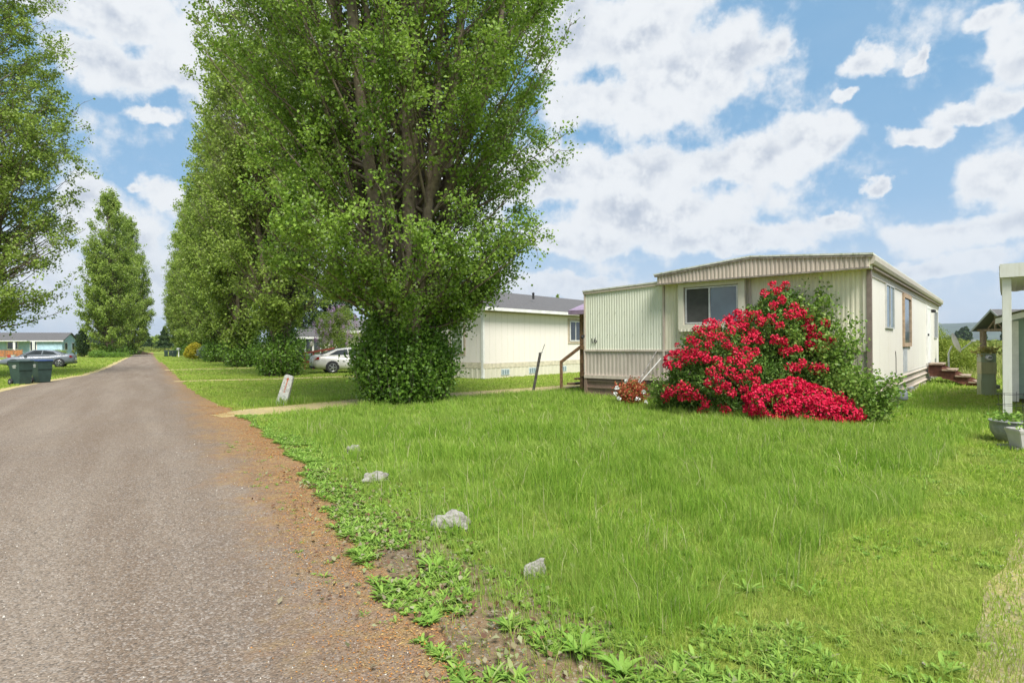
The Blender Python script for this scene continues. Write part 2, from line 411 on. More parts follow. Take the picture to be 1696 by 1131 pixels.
# ------------------------------------------------------------------ frames of the place
VX = tr(1662, 567)[0]/F; nn_ = math.hypot(VX, 1)
VD = (VX/nn_, 1/nn_); UD = (-VD[1], VD[0])          # along the homes' long sides / along their fronts (leftwards)
HROT = math.atan2(-UD[1], -UD[0])
HC = (7.23, 11.62)
RD = Vector((-.536, .844, 0)); RN = Vector((.844, .536, 0))     # along the road / across it
def cval(x, y): return x + .635*y

# ------------------------------------------------------------------ ground, road, paths
def wob(a, s=1.0, seed=0.0): return noise.noise(Vector((a*s, seed, 0)))
def struct(o): o['kind'] = 'structure'; return o
def sheet_strip(name, pts, m, z):
    """pts: list of (left point, right point) rows"""
    b = MB(); vs = []; fs = []
    n = 6
    for l, r_ in pts:
        for j in range(n+1):
            p = l.lerp(r_, j/n); vs.append((p.x, p.y, z - (.0035 if j in (0, n) else 0)))
    for i in range(len(pts)-1):
        for j in range(n): a = i*(n+1)+j; fs.append((a, a+1, a+n+2, a+n+1))
    b.add(vs, fs); return b.build(name, m)
def make_ground():
    # one sheet to the horizon, finer near the camera
    xs = sorted(set([-9000,-3000,-1200,-500,-250,-120,-60] + [i*2 for i in range(-20, 21)] + [60,120,250,500,1200,3000,9000]))
    ys = sorted(set([-3000,-500,-60,-20] + [i*2 for i in range(-5, 31)] + [90,150,250,500,1200,3000,9000]))
    V = np.array([(x, y, 0) for y in ys for x in xs], dtype=float); nx = len(xs)
    Fq = np.array([(j*nx+i, j*nx+i+1, (j+1)*nx+i+1, (j+1)*nx+i) for j in range(len(ys)-1) for i in range(nx-1)])
    struct(np_mesh('ground', V, Fq, M_ground))
make_ground()
def rc_right(y): return 1.12 + .18*wob(y, .35, 3) + .09*wob(y, 1.7, 8)
def rc_left(y):
    b = -2.95 - 2.15*math.exp(-((y-19)/11.0)**2)*1.0
    if y < 19: b = -5.1
    return b + .2*wob(y, .3, 5) + .08*wob(y, 1.9, 9)
def cpoint(c, y):     # point at road offset c and station y
    return Vector((c-.635*y, y, 0))
ystn = list(np.arange(-6, 14, .12)) + list(np.arange(14, 50, .4)) + list(np.arange(50, 152, 2.0))
sheet_strip('road', [(cpoint(rc_left(y), y), cpoint(rc_right(y), y)) for y in ystn], M_road, .016)['kind'] = 'structure'
def vg_right(y):
    if y < 3.5: b = 1.5
    elif y < 12: b = 1.5 + .62*min(1, (y-3.5)/5)
    else: b = 2.0 - .5*min(1, (y-12)/8)
    return b + .22*wob(y, .9, 12) + .13*wob(y, 3.1, 17) + .06*wob(y, 8, 2)
sheet_strip('dirt_verge', [(cpoint(rc_right(y)-.35, y), cpoint(vg_right(y), y)) for y in ystn if y < 60], M_road, .008)['kind'] = 'structure'
# left verge, a narrow strip of pale dirt
sheet_strip('dirt_verge', [(cpoint(rc_left(y)-.55-.15*wob(y,.8,33), y), cpoint(rc_left(y)+.2, y)) for y in ystn if y > 5 and y < 90], M_path, .008)['kind'] = 'structure'
# bare weedy soil between the verge and the lawn (foreground)
M_soil = dirt_mat('weedy_soil', (.16, .12, .08), (.22, .155, .09), (.12, .12, .055), sp=.35)
sheet_strip('bare_soil', [(cpoint(vg_right(y)-.3, y), cpoint(vg_right(y)+.85*math.exp(-((y-2.8)/2.0)**2)+.12+.12*wob(y,2.3,7), y)) for y in ystn if .5 < y < 9], M_soil, .004)['kind'] = 'structure'
def ribbon(name, pl, w, m, z=.008, seed=0):
    pts = []; pl = [Vector((*p, 0)) for p in pl]; s = 0
    for i in range(len(pl)-1):
        n = max(2, int((pl[i+1]-pl[i]).length/.2))
        for j in range(n):
            p = pl[i].lerp(pl[i+1], j/n); a = pl[max(i-1,0)]; d0 = (pl[i+1]-pl[i]).normalized()
            s += .2; nrm = Vector((-d0.y, d0.x, 0)); ww = w/2*min(1, .15+s/1.6)
            pts.append((p + nrm*(ww+.25*wob(s, .7, seed)+.12*wob(s,2.9,seed)), p - nrm*(ww+.25*wob(s, .7, seed+40)+.12*wob(s,2.9,seed+9))))
    return struct(sheet_strip(name, pts, m, z))
DRV = [(-6.35, 12.35), (-5.5, 13.45), (-3.6, 15.75), (-1.5, 17.3), (1.9, 19.9), (4.5, 22.6)]
DRV2 = [(-15.2, 25.1), (-14.2, 25.6), (-11.5, 26.4), (-7.5, 28.6)]
DRV3 = [(-24.5, 37.3), (-22, 38.6), (-18, 40.5)]
ribbon('dirt_driveway', DRV, 1.9, M_path, .012, 1)
ribbon('dirt_driveway', DRV2, .9, M_path, .012, 2)
ribbon('dirt_driveway', DRV3, 1.4, M_path, .012, 3)
ribbon('concrete_pad', [(-5.3, 15.9), (-4.6, 16.1), (-4.0, 16.5)], .45, M_gravel, .008, 5)
# gravel drive at the lower right
GB = [(.2, .8), (1.99, 2.52), (3.2, 3.8), (4.6, 5.1), (6.2, 6.2), (8.6, 7.4), (12, 8.6)]
def gravel_edge_x(y):
    ys = [p[1] for p in GB]; xs = [p[0] for p in GB]
    return float(np.interp(y, ys, xs, left=xs[0]-.5, right=99))
pts = []
for y in np.arange(.3, 8.6, .03):
    e = float(np.interp(y, [p[1] for p in GB], [p[0] for p in GB])) + .14*wob(y, 1.1, 21) + .1*wob(y, 3, 22)
    pts.append((Vector((e, y, 0)), Vector((e+5.5, y, 0))))
struct(sheet_strip('gravel_driveway', pts, M_gravel, .008))
# dirt turning patch and heap where the road ends
sheet_strip('dirt_patch', [(cpoint(-3.5-.1*(y-150)*.3, y), cpoint(1.5+.3*wob(y,.5,3), y)) for y in np.arange(138, 176, 2.0)], M_dirt, .02)['kind'] = 'structure'

# ------------------------------------------------------------------ grass
def seg_dist(X, Y, pl):
    d = np.full(len(X), 1e9)
    for (x0, y0), (x1, y1) in zip(pl[:-1], pl[1:]):
        dx, dy = x1-x0, y1-y0; t = np.clip(((X-x0)*dx+(Y-y0)*dy)/(dx*dx+dy*dy), 0, 1)
        d = np.minimum(d, np.hypot(X-x0-t*dx, Y-y0-t*dy))
    return d
_nt = rng.uniform(0, 6.28, (24, 1)); _nf = rng.normal(size=(24, 2))
def snoise(X, Y, s):       # cheap smooth noise, about -1..1
    q = np.sin(_nf[:, :1]*X[None]*s*2.2 + _nf[:, 1:]*Y[None]*s*2.2 + _nt)
    return np.clip(q[:8].sum(0)/3.0, -1, 1)*.6 + np.clip(np.sin(_nf[8:16, :1]*X[None]*s*5 + _nf[8:16, 1:]*Y[None]*s*5 + _nt[8:16]).sum(0)/3.0, -1, 1)*.4
yy = np.arange(-6, 400, .1)
VGR = np.array([vg_right(y) if y < 60 else rc_right(y)+.2 for y in yy]); RCL = np.array([rc_left(y) for y in yy])
def local(X, Y, o, rot):   # to the frame of a home
    dx, dy = X-o[0], Y-o[1]; c, s = math.cos(-rot), math.sin(-rot)
    return dx*c-dy*s, dx*s+dy*c
H2C = (-1.27, 25.37)
def grassable(X, Y):
    c = X+.635*Y; vr = np.interp(Y, yy, VGR); rl = np.interp(Y, yy, RCL)
    ok = (c > vr) | (c < rl-.35)
    w = rng.normal(0, .12, len(X))
    ok &= (seg_dist(X, Y, DRV) > .75+w) & (seg_dist(X, Y, DRV2) > .4+w) & (seg_dist(X, Y, DRV3) > .6+w)
    gx = np.interp(Y, [p[1] for p in GB], [p[0] for p in GB]); ok &= ~((X > gx+.10+rng.exponential(.38, len(X))+.3*snoise(X, Y, 1.5)*(snoise(X, Y, 1.5) > 0)) & (Y < 8.6))
    lx, ly = local(X, Y, HC, HROT); ok &= ~((lx > -6.8) & (lx < 0) & (ly > 0.02) & (ly < 17))
    lx, ly = local(X, Y, H2C, HROT); ok &= ~((lx > -7.6) & (lx < 0) & (ly > 0) & (ly < 18))
    lx, ly = local(X, Y, (12.15, 13.95), HROT); ok &= ~((lx > 0) & (ly > 0) & (lx < 4.3) & (ly < 4.2))
    return ok
def tallness(X, Y):        # 1 where the uncut lawn stands
    c = X+.635*Y; vr = np.interp(Y, yy, VGR)
    t = np.clip((c-vr-.25)/.9, 0, 1)
    t *= np.clip((-(X-Y)-1.55+.35*snoise(X, Y, .7))/.45, 0, 1)
    lx, ly = local(X, Y, HC, HROT)
    t *= ((Y < 13) | (lx < 0)) & (seg_dist(X, Y, DRV) > .9)
    side = (c > vr+.2) & (Y < 17.3 + (X+3)*.55)
    t *= side
    edge = (lx > 0) & (lx < .8) & (ly > 0) & (ly < 17)      # long tufts along the side wall
    t = np.where((X > .0) & (X < 1.7) & (Y < 3.0+.3*snoise(X, Y, 1.5)), t*.3, t)
    return np.maximum(t, edge*.9)
def blades(X, Y, h, w, lean=.45):
    n = len(X); a = rng.uniform(0, 2*PI, n); b = rng.uniform(0, 2*PI, n)
    b = 1.6*snoise(X, Y, 1.7) + 1.2*snoise(Y, X, .6) + rng.normal(0, 1.5, n) + 4
    ln = np.abs(rng.normal(0, lean, n))*h
    sx, sy = np.cos(a)*w/2, np.sin(a)*w/2; lx, ly = np.cos(b)*ln, np.sin(b)*ln
    z0 = np.zeros(n)
    V = np.stack([
        np.stack([X-sx, Y-sy, z0], 1), np.stack([X+sx, Y+sy, z0], 1),
        np.stack([X-sx*.85+lx*.3, Y-sy*.85+ly*.3, h*.55], 1), np.stack([X+sx*.85+lx*.3, Y+sy*.85+ly*.3, h*.55], 1),
        np.stack([X-sx*.12+lx, Y-sy*.12+ly, h*np.sqrt(np.maximum(.2, 1-(ln/h)**2*.5))], 1), np.stack([X+sx*.12+lx, Y+sy*.12+ly, h*np.sqrt(np.maximum(.2, 1-(ln/h)**2*.5))], 1)], 1).reshape(-1, 3)
    i = np.arange(n)[:, None]*6
    Fc = np.concatenate([i+np.array([[0, 1, 3, 2]]), i+np.array([[2, 3, 5, 4]])])
    return V, Fc
def sector(r0, r1, n, half=rad(46), cx=0.0):
    r = np.sqrt(rng.uniform(r0*r0, r1*r1, n)); a = rng.uniform(-half, half, n)
    return r*np.sin(a)+cx, r*np.cos(a)
M_grass_long = leafmat('long_grass', [(.15,.30,.045), (.30,.47,.05), (.22,.38,.05), (.36,.51,.08), (.43,.55,.12)], .46, .65, pale=(.52,.48,.26), patch=.7, patchcol=(.36,.47,.10), pscale=1.6)
M_grass_short = leafmat('mown_grass', [(.20,.34,.04), (.32,.47,.05), (.43,.54,.10), (.25,.40,.05)], .44, .65, pale=(.40,.36,.14), patch=.7, patchcol=(.42,.46,.13), pscale=1.6)
def lawn():
    bands = [(1.9, 4, 6400, .0036), (4, 7, 4000, .0052), (7, 12, 2000, .0085), (12, 20, 850, .014), (20, 34, 230, .028), (34, 60, 60, .06), (60, 110, 12, .14)]
    LV, LF, SV, SF = [], [], [], []; lo = so = 0
    for r0, r1, den, w in bands:
        n = int((r1*r1-r0*r0)*rad(46)*den)
        X, Y = sector(r0, r1, n); g = grassable(X, Y); X, Y = X[g], Y[g]
        t = tallness(X, Y); cl = snoise(X, Y, 2.6)
        sh = rng.random(len(X)) < t*.96
        # long
        x, y, c2 = X[sh], Y[sh], cl[sh]; big = snoise(x, y, .45)
        h = (.12 + .055*c2 + .06*big)*rng.uniform(.55, 1.35, len(x)); h = np.maximum(h, .05)
        tall = rng.random(len(x)) < .012; h[tall] *= 1.6
        V, Fc = blades(x, y, h, w*rng.uniform(.7, 1.3, len(x))); LV.append(V); LF.append(Fc+lo); lo += len(V)
        x, y, c2 = X[~sh], Y[~sh], cl[~sh]
        vr_ = np.interp(y, yy, VGR); soil = (x+.635*y < vr_+.15+.85*np.exp(-((y-2.8)/2.0)**2)*(.8+.4*snoise(x, y, 2.0))) & (y < 9)
        keep = rng.random(len(x)) < np.clip(.8+.35*snoise(x, y, 1.3), .3, 1)*np.where(soil, .13+.12*snoise(x, y, 3), 1); x, y, c2 = x[keep], y[keep], c2[keep]
        h = (.05+.02*c2)*rng.uniform(.5, 1.5, len(x))
        V, Fc = blades(x, y, h, w*rng.uniform(.7, 1.3, len(x)), .8); SV.append(V); SF.append(Fc+so); so += len(V)
    o = np_mesh('grass', np.concatenate(LV), np.concatenate(LF), M_grass_long); tag(o, 'long uncut green grass covering the lawn before the home', 'grass', kind='stuff')
    o = np_mesh('grass', np.concatenate(SV), np.concatenate(SF), M_grass_short); tag(o, 'short mown yellowish grass around the homes and beyond the road', 'grass', kind='stuff')
lawn()
def tufts():
    n = 60000; X, Y = sector(2.2, 10, n, rad(45)); f = snoise(X, Y, 1.1)+.5*snoise(Y, X, 3.0)
    g = grassable(X, Y) & (tallness(X, Y) > .35) & (f > .42); X, Y, f = X[g], Y[g], f[g]
    V, Fc = blades(X, Y, (.15+.13*np.clip(f-.3, 0, 1))*rng.uniform(.6, 1.25, len(X)), .0036+.0006*Y, .5)
    tag(np_mesh('grass_tufts', V, Fc, leafmat('tuft_grass', [(.17,.30,.035), (.24,.40,.045), (.33,.47,.07)], .44, .65)), 'darker coarse tufts standing up in the lawn', 'grass', kind='stuff')
tufts()
def straws():
    n = 900; X, Y = sector(2, 11, n, rad(44)); g = grassable(X, Y) & (tallness(X, Y) > .3); X, Y = X[g], Y[g]
    V, Fc = blades(X, Y, rng.uniform(.16, .34, len(X)), .0028+.0004*Y, .5)
    tag(np_mesh('grass_straws', V, Fc, leafmat('straw', [(.42,.40,.20), (.55,.50,.30), (.36,.42,.16)], .2, .7)), 'thin pale seed stalks standing in the long grass', 'grass', kind='stuff')
straws()
# rough meadow behind the meter and the homes
M_meadow = leafmat('meadow_grass', [(.22,.30,.06), (.33,.36,.10), (.40,.38,.15)], .3, .6)
def meadow():
    n = 90000; X = rng.uniform(6, 62, n); Y = rng.uniform(19, 75, n)
    lx, ly = local(X, Y, HC, HROT); g = ((ly > 11) & (lx > .6) & (Y > 22)) & grassable(X, Y)
    X, Y = X[g], Y[g]; h = (.28+.12*snoise(X, Y, .3))*rng.uniform(.6, 1.4, len(X)); h = np.maximum(h, .08)
    V, Fc = blades(X, Y, h, .02+.0009*Y); tag(np_mesh('meadow_grass', V, Fc, M_meadow), 'tall pale meadow grass in the field behind the home', 'grass', kind='stuff')
meadow()

# weeds: broad leaves along the lawn edge
M_weed = leafmat('weed_leaf', [(.13,.25,.04), (.24,.40,.065), (.33,.48,.10)], .36, .6, pale=(.36,.38,.18))
def rosette_arr(n_leaf, ln, wd, seed, jit=.3):
    r = np.random.default_rng(seed); V = []; Fc = []
    for i in range(n_leaf):
        a = i*2.4 + r.uniform(-jit, jit); L = ln*r.uniform(.45, 1.2); up = r.uniform(.45, 1.3); wv = wd*r.uniform(.7, 1.2)
        d = np.array([math.cos(a), math.sin(a)]); s = np.array([-d[1], d[0]]); o = len(V)
        for t, q in ((0, .25), (.3, .8), (.6, 1), (.85, .6), (1, .05)):
            rr = L*t*math.cos(up*.6); zz = L*(t*math.sin(up) - t*t*.45*math.sin(up)) + .004
            for sg in (-1, 0, 1):
                V.append((d[0]*rr+s[0]*sg*wv*q/2, d[1]*rr+s[1]*sg*wv*q/2, zz + (abs(sg)*.12*wv*q)))
        for j in range(4):
            for c in range(2): b0 = o+j*3+c; Fc.append((b0, b0+1, b0+4, b0+3))
    return np.array(V), np.array(Fc)
def weed_mass():
    protos = []
    for i in range(18):      # mixed kinds: plantain, dandelion, grassy tufts, clover-like mats
        q = i % 6; r9 = np.random.default_rng(200+i)
        nl, ln, wd = ((9,.085,.028),(14,.10,.014),(8,.055,.032),(20,.11,.008),(26,.045,.022),(11,.12,.020))[q]
        protos.append(rosette_arr(int(nl*r9.uniform(.8,1.3)), ln*r9.uniform(.8,1.2), wd*r9.uniform(.8,1.2), 300+i, jit=1.0))
    VS, FS = [], []; o = 0
    def put(x, y, sc, kind):
        nonlocal o
        V, Fc = protos[(kind*5 + int(rng.integers(0, 18))) % 18]; a = rng.uniform(0, 6.28); c, s = math.cos(a), math.sin(a)
        q = V*sc*np.array([[rng.uniform(.75, 1.2), rng.uniform(.75, 1.2), rng.uniform(.7, 1.2)]]); q = np.stack([q[:, 0]*c-q[:, 1]*s+x, q[:, 0]*s+q[:, 1]*c+y, q[:, 2]], 1)
        VS.append(q); FS.append(Fc+o); o += len(q)
    # along the right of the verge
    for i in range(4200):
        y = rng.uniform(1.6, 12) if i % 3 else rng.uniform(1.6, 5.5)
        dc = abs(rng.normal(0, .55)); c = vg_right(y) - .12 + dc
        if noise.noise(Vector((c*1.9, y*1.9, 5))) < .02 and y < 6.5 and dc < .75: continue
        if noise.noise(Vector((c*.9, y*.9, 15))) < -.05 and y < 3.6 and dc < .9 and rng.random() < .6: continue
        put(c-.635*y, y, rng.uniform(.3, .95), int(rng.integers(0, 4)))
    for i in range(5200):
        y = rng.uniform(4.2, 12.5); dc = abs(rng.normal(0, .38)); c = vg_right(y) - .08 + dc
        if noise.noise(Vector((c*1.6, y*1.6, 25))) < -.22: continue
        put(c-.635*y, y, rng.uniform(.35, .85), int(rng.integers(0, 4)))
    # lush patch at the bottom centre
    for i in range(1700):
        x = rng.uniform(.0, 1.5); y = rng.uniform(1.9, 3.0)
        if x+.635*y < 1.9 or noise.noise(Vector((x*2, y*2, 9))) < -.12: continue
        put(x, y, rng.uniform(.28, .82), int(rng.integers(0, 5)))
    # clover and dandelion leaves standing in the long grass
    for i in range(1500):
        y = rng.uniform(2.0, 11); x = rng.uniform(-.5, .95)*y - .3
        if noise.noise(Vector((x*.9, y*.9, 31))) < .12 or x+.635*y < vg_right(y)+.2 or x > y-1.6: continue
        put(x, y, rng.uniform(.35, 1.0), int(rng.integers(0, 5)))
    # scattered clover and rosettes in mown strip
    for i in range(900):
        y = rng.uniform(2.2, 9); x = y - rng.uniform(.45, 2.1)
        if noise.noise(Vector((x*1.3, y*1.3, 2))) < .0: continue
        put(x, y, rng.uniform(.3, .85), int(rng.integers(0, 4)))
    for i in range(260):       # a few seedlings on the dirt
        y = rng.uniform(2, 9); c = rc_right(y) + rng.uniform(.0, .6)
        put(c-.635*y, y, rng.uniform(.15, .5), int(rng.integers(0, 4)))
    tag(np_mesh('weeds', np.concatenate(VS), np.concatenate(FS), M_weed), 'broad leaved weeds and clover along the lawn edges', 'weeds', kind='stuff')
    M_b = leafmat('bright_weed_leaf', [(.18,.34,.05), (.26,.42,.08)], .3, .4)
    for i, (px, py, s, lab) in enumerate([(718, 945, .9, 'bright green broad leaved weed below the largest white rock'),
                             (960, 1085, 1.0, 'pale lush weed with upright leaves at the bottom of the picture'),
                             (712, 1035, .65, 'low bright green weed tuft on bare soil'),
                             (1030, 1118, .85, 'narrow leaved weed tuft at the very front of the lawn')]):
        V, Fc = rosette_arr(30, .15*s, .026*s, 40+i, jit=1.2); g = G(px, py)
        t = np_mesh('weed_plant', V, Fc, M_b); t.location = (g.x, g.y, .0); tag(t, lab, 'weed')
weed_mass()

# litter and pebbles
def litter():
    n = 42000; y = 1.7 + rng.random(n)**1.6*13; c = np.interp(y, yy, VGR) - .18 + rng.normal(0, .26, n) - .05
    x = c-.635*y; keep = snoise(x, y, 1.6) + rng.normal(0, .5, n) > -.25; x, y = x[keep], y[keep]
    Pt = np.stack([x, y, np.full(len(x), .017)], 1); n = len(x)
    a = rng.uniform(0, 6.28, n); L = rng.uniform(.004, .014, n)*(1+y*.06); w = L*rng.uniform(.15, .5, n)
    d = np.stack([np.cos(a), np.sin(a), rng.normal(0, .15, n)], 1); s = np.stack([-np.sin(a), np.cos(a), rng.normal(0, .25, n)], 1)
    V = np.stack([Pt-d*L[:, None]/2, Pt+s*w[:, None]/2+[0,0,.003], Pt+d*L[:, None]/2, Pt-s*w[:, None]/2], 1).reshape(-1, 3)
    m = leafmat('catkin_litter', [(.30,.12,.03), (.46,.21,.05), (.18,.09,.04), (.50,.34,.12)], .0, .8)
    tag(np_mesh('leaf_litter', V, np.arange(len(V)).reshape(-1, 4), m), 'orange brown catkins and bits scattered on the verge', 'litter', kind='stuff')
    # fallen pale leaves
    n = 1100; y = rng.uniform(2, 7, n); c = np.interp(y, yy, VGR) + rng.normal(.3, .35, n); x = c-.635*y
    V, Fc = leaves_arr(np.stack([x, y, np.full(n, .035)], 1), .040, .7, 0, out=np.tile([[0, 0, 6.0]], (n, 1)), outw=1, wide=.35)
    V[:, 2] = np.maximum(V[:, 2], .02)
    m = leafmat('fallen_leaf', [(.20,.25,.10), (.32,.34,.18), (.17,.09,.05), (.13,.07,.045), (.38,.37,.23)], .2, .6)
    tag(np_mesh('fallen_leaves', V, Fc, m), 'pale fallen leaves lying among the weeds', 'litter', kind='stuff')
    # pebbles
    n = 15000; y = 1.7+rng.random(n)**1.7*8; x = rng.uniform(-1.05, 1.0, n)*(y*1.0)
    c = x+.635*y; ok = ((c > -5) & (c < np.interp(y, yy, VGR)-.1)) | ((x > y*.9-.1+rng.normal(0,.2,n)) & (y < 7)); x, y = x[ok], y[ok]; n = len(x)
    dens = snoise(x, y, .8)+rng.normal(0, .5, n) > -.1; x, y = x[dens], y[dens]; n = len(x)
    s = rng.uniform(.0025, .0075, n)*np.where(rng.random(n) < .04, 1.8, 1)
    base = np.array([(1,0,0),(0,1,0),(-1,0,0),(0,-1,0),(0,0,.7),(0,0,-.4)], float)
    Q = base[None]*s[:, None, None]*rng.uniform(.6, 1.3, (n, 6, 1)); a = rng.uniform(0, 6.28, n); ca, sa = np.cos(a)[:, None], np.sin(a)[:, None]
    V = np.stack([Q[..., 0]*ca-Q[..., 1]*sa*.8+x[:, None], Q[..., 0]*sa+Q[..., 1]*ca*.8+y[:, None], Q[..., 2]+.013+s[:, None]*.2], 2).reshape(-1, 3)
    tf = np.array([(0,1,4),(1,2,4),(2,3,4),(3,0,4),(1,0,5),(2,1,5),(3,2,5),(0,3,5)]); Fc = (np.arange(n)[:, None, None]*6+tf[None]).reshape(-1, 3)
    m = leafmat('pebble_stone', [(.16,.14,.13), (.34,.30,.26), (.50,.46,.40), (.62,.58,.50)], 0, .8)
    tag(np_mesh('pebbles', V, Fc, m, None, 3), 'loose pale pebbles on the road and gravel', 'pebbles', kind='stuff')
litter()

# ------------------------------------------------------------------ trees
M_leaf_main = leafmat('poplar_leaf', [(.09,.17,.022), (.18,.31,.038), (.28,.42,.06), (.14,.24,.03)], .40, .42, pale=(.36,.44,.24), patch=.45, patchcol=(.30,.42,.07), pscale=.9)
M_leaf_mid = leafmat('poplar_leaf_olive', [(.17,.26,.04), (.26,.37,.06), (.34,.45,.09)], .42, .42, pale=(.34,.38,.2), patch=.5, patchcol=(.33,.42,.09), pscale=.8)
M_leaf_base = leafmat('sucker_leaf', [(.09,.18,.022), (.15,.28,.036), (.22,.36,.055)], .36, .35, pale=(.28,.40,.17))
def prof_f(prof):
    hs = [p[0] for p in prof]; rs = [p[1] for p in prof]
    return lambda h: np.interp(h, hs, rs)
def poplar_meshes(seed, H, prof, n_br, twigs, lpc, leaf, stems, hmin=.6, hexp=1.0, cut=None, gap=.45, limbs=False):
    """returns (MB bark, leaf points, out dirs)"""
    r = np.random.default_rng(seed); R = prof_f(prof); bark = MB(); pts = []; outs = []
    def R_(h): return float(R(h))
    # several ascending stems that share the foot
    roots = []
    for i in range(stems):
        a = 2*PI*i/stems + r.uniform(-.4, .4); fr = 0 if i == 0 else r.uniform(.25, .55); top = H*(.97 if i == 0 else r.uniform(.45, .8))
        h0 = 0 if i == 0 else r.uniform(.5, 2.6); P_ = []
        for j in range(15):
            t = j/14; h = h0+(top-h0)*t; rr = fr*R_(h)*(1-math.exp(-3.2*t)) + (0 if i == 0 else .1)
            P_.append(Vector((math.cos(a+.3*t)*rr + .22*math.sin(3*t+i), math.sin(a+.3*t)*rr + .2*math.cos(4*t+i)-.2, h)))
        r0 = (.42 if i == 0 else r.uniform(.14, .24))*(H/25)
        bark.tube(P_, [r0*(1-.93*(j/14))*(1.5 if (i == 0 and j == 0) else 1) + .012 for j in range(15)], 9, False)
        roots.append((h0, top, P_))
    for b in range(n_br):
        h0, top, P_ = roots[int(r.integers(0, len(roots)))] if r.random() < .6 else roots[0]
        s0 = max(hmin, h0+.4) ; hs = s0 + (top*.90-s0)*(r.random()**hexp)
        t = (hs-h0)/(top-h0)*14; j = int(min(13, max(0, t))); st = P_[j].lerp(P_[j+1], t-j)
        a = r.uniform(0, 2*PI); rise = r.uniform(2.0, 5.6)*(1 if hs > 3 else .45); frac = r.uniform(.72, 1.04)
        ln = []
        he = min(hs+rise, H-.2); re = R_(he)*frac
        ex = Vector((math.cos(a)*re, math.sin(a)*re, he))
        if cut and not cut(ex): continue
        sag = r.uniform(.15, .6)
        for i in range(7):
            q = i/6; p = st.lerp(ex, q); p.z -= sag*math.sin(q*PI)*.6; p += Vector((r.normal(0,.05), r.normal(0,.05), 0))*q
            ln.append(p)
        bark.tube(ln, [max(.008, .05*(1-q/6.3)*(1.1-.5*hs/H)) for q in range(7)], 4, False)
        for q in range(twigs):
            u = r.uniform(.28, 1.0); f = u*6; i = int(min(5, f)); p0 = ln[i].lerp(ln[i+1], f-i)
            d = Vector((math.cos(a)*.55, math.sin(a)*.55, .6)) + Vector(r.normal(0, .6, 3)); d.normalize(); L = r.uniform(.3, .85)*(1.15-.4*u)
            p1 = p0 + d*L
            bark.tube([p0, p1], [.009, .004], 3, False)
            m_ = max(3, int(lpc*r.uniform(.35, 1.7)))
            tt = r.uniform(.25, 1.1, m_)[:, None]; c = np.array(p0)[None]*(1-tt) + np.array(p1)[None]*tt
            pts.append(c + r.normal(0, .075+leaf*.6, (m_, 3))*np.array([1, 1, .8])); outs.append(np.tile(np.array([[math.cos(a), math.sin(a), .4]]), (m_, 1)))
    if limbs:      # heavy grey limbs that rise on the side towards the lawn
        for (a, h0, h1, fr, r0) in ((-.75, 3.4, 15, .62, .15), (-.25, 4.2, 14, .75, .12), (-1.25, 2.6, 17, .38, .17), (-1.95, 3.6, 14, .45, .13), (.15, 5.5, 13, .8, .10), (-2.7, 3.2, 12, .6, .10)):
            L_ = []
            for j in range(12):
                t = j/11; rr = R_(8)*fr*(1-math.exp(-2.6*t))+.15; L_.append(Vector((math.cos(a+.12*math.sin(5*t))*rr, math.sin(a)*rr, h0+(h1-h0)*t)))
            bark.tube(L_, [r0*(1-.8*j/11) for j in range(12)], 8, False)
    Pn, On = np.concatenate(pts), np.concatenate(outs); q = np.random.default_rng(seed+9); w = q.normal(size=(10, 3)); ph = q.uniform(0, 6.28, 10)
    f = np.sin(Pn@(w[:5].T*1.5)+ph[:5]).sum(1)/2.2 + .5*np.sin(Pn@(w[5:].T*4)+ph[5:]).sum(1)/2.2
    rad_ = np.hypot(Pn[:, 0], Pn[:, 1]); keep = (f > -gap - .0) | (q.random(len(f)) < .12)
    if limbs: keep &= ~((rad_ < 2.3) & (Pn[:, 2] > 3.6) & (Pn[:, 1] < .8) & (Pn[:, 0] > -.9) & (f < .35) & (q.random(len(f)) < .85)); keep &= ~((Pn[:, 0] < -1.2) & (Pn[:, 2] < 2.7))
    return bark, Pn[keep], On[keep]
def make_poplar(label, seed, H, prof, n_br, twigs, lpc, leaf, stems, m, loc, base=None, group='tall poplars lining the road', **kw):
    t = thing('poplar_tree', label, 'tree', loc, 0, group)
    bark, pts, outs = poplar_meshes(seed, H, prof, n_br, twigs, lpc, leaf, stems, **kw)
    bark.build('trunk', M_bark, t, smooth=True)
    ok = pts[:, 2] > .1; pts, outs = pts[ok], outs[ok]
    leaf_obj('crown', pts, leaf, m, t, out=outs, outw=.5)
    if base:
        n_s, rb, hb, lf, ms = base; r = np.random.default_rng(seed+5); st = MB(); PP = []
        for i in range(n_s):
            a = r.uniform(0, 2*PI); q = rb*math.sqrt(r.uniform(.02, 1)); hh = hb*(1-.62*(q/rb)**1.3)*r.uniform(.55, 1.1)
            p0 = Vector((math.cos(a)*q*.75, math.sin(a)*q*.75, 0)); p1 = Vector((math.cos(a)*q*1.12, math.sin(a)*q*1.12, hh))
            mid = p0.lerp(p1, .5)+Vector((r.normal(0, .1), r.normal(0, .1), 0)); st.tube([p0, mid, p1], [.011, .008, .004], 3, False)
            m_ = int(hh*ms); tt = r.uniform(.08, 1.05, m_)[:, None]
            PP.append(np.array(p0)[None]*(1-tt)+np.array(p1)[None]*tt + r.normal(0, .13, (m_, 3)))
        PP = np.concatenate(PP); PP = PP[PP[:, 2] > .05]
        b = st.build('base_sprouts', M_limb, t)
        o_ = PP.copy(); o_[:, 2] = .8; leaf_obj('sprout_leaves', PP, lf, M_leaf_base, b, out=unit(o_), outw=.6)
    return t
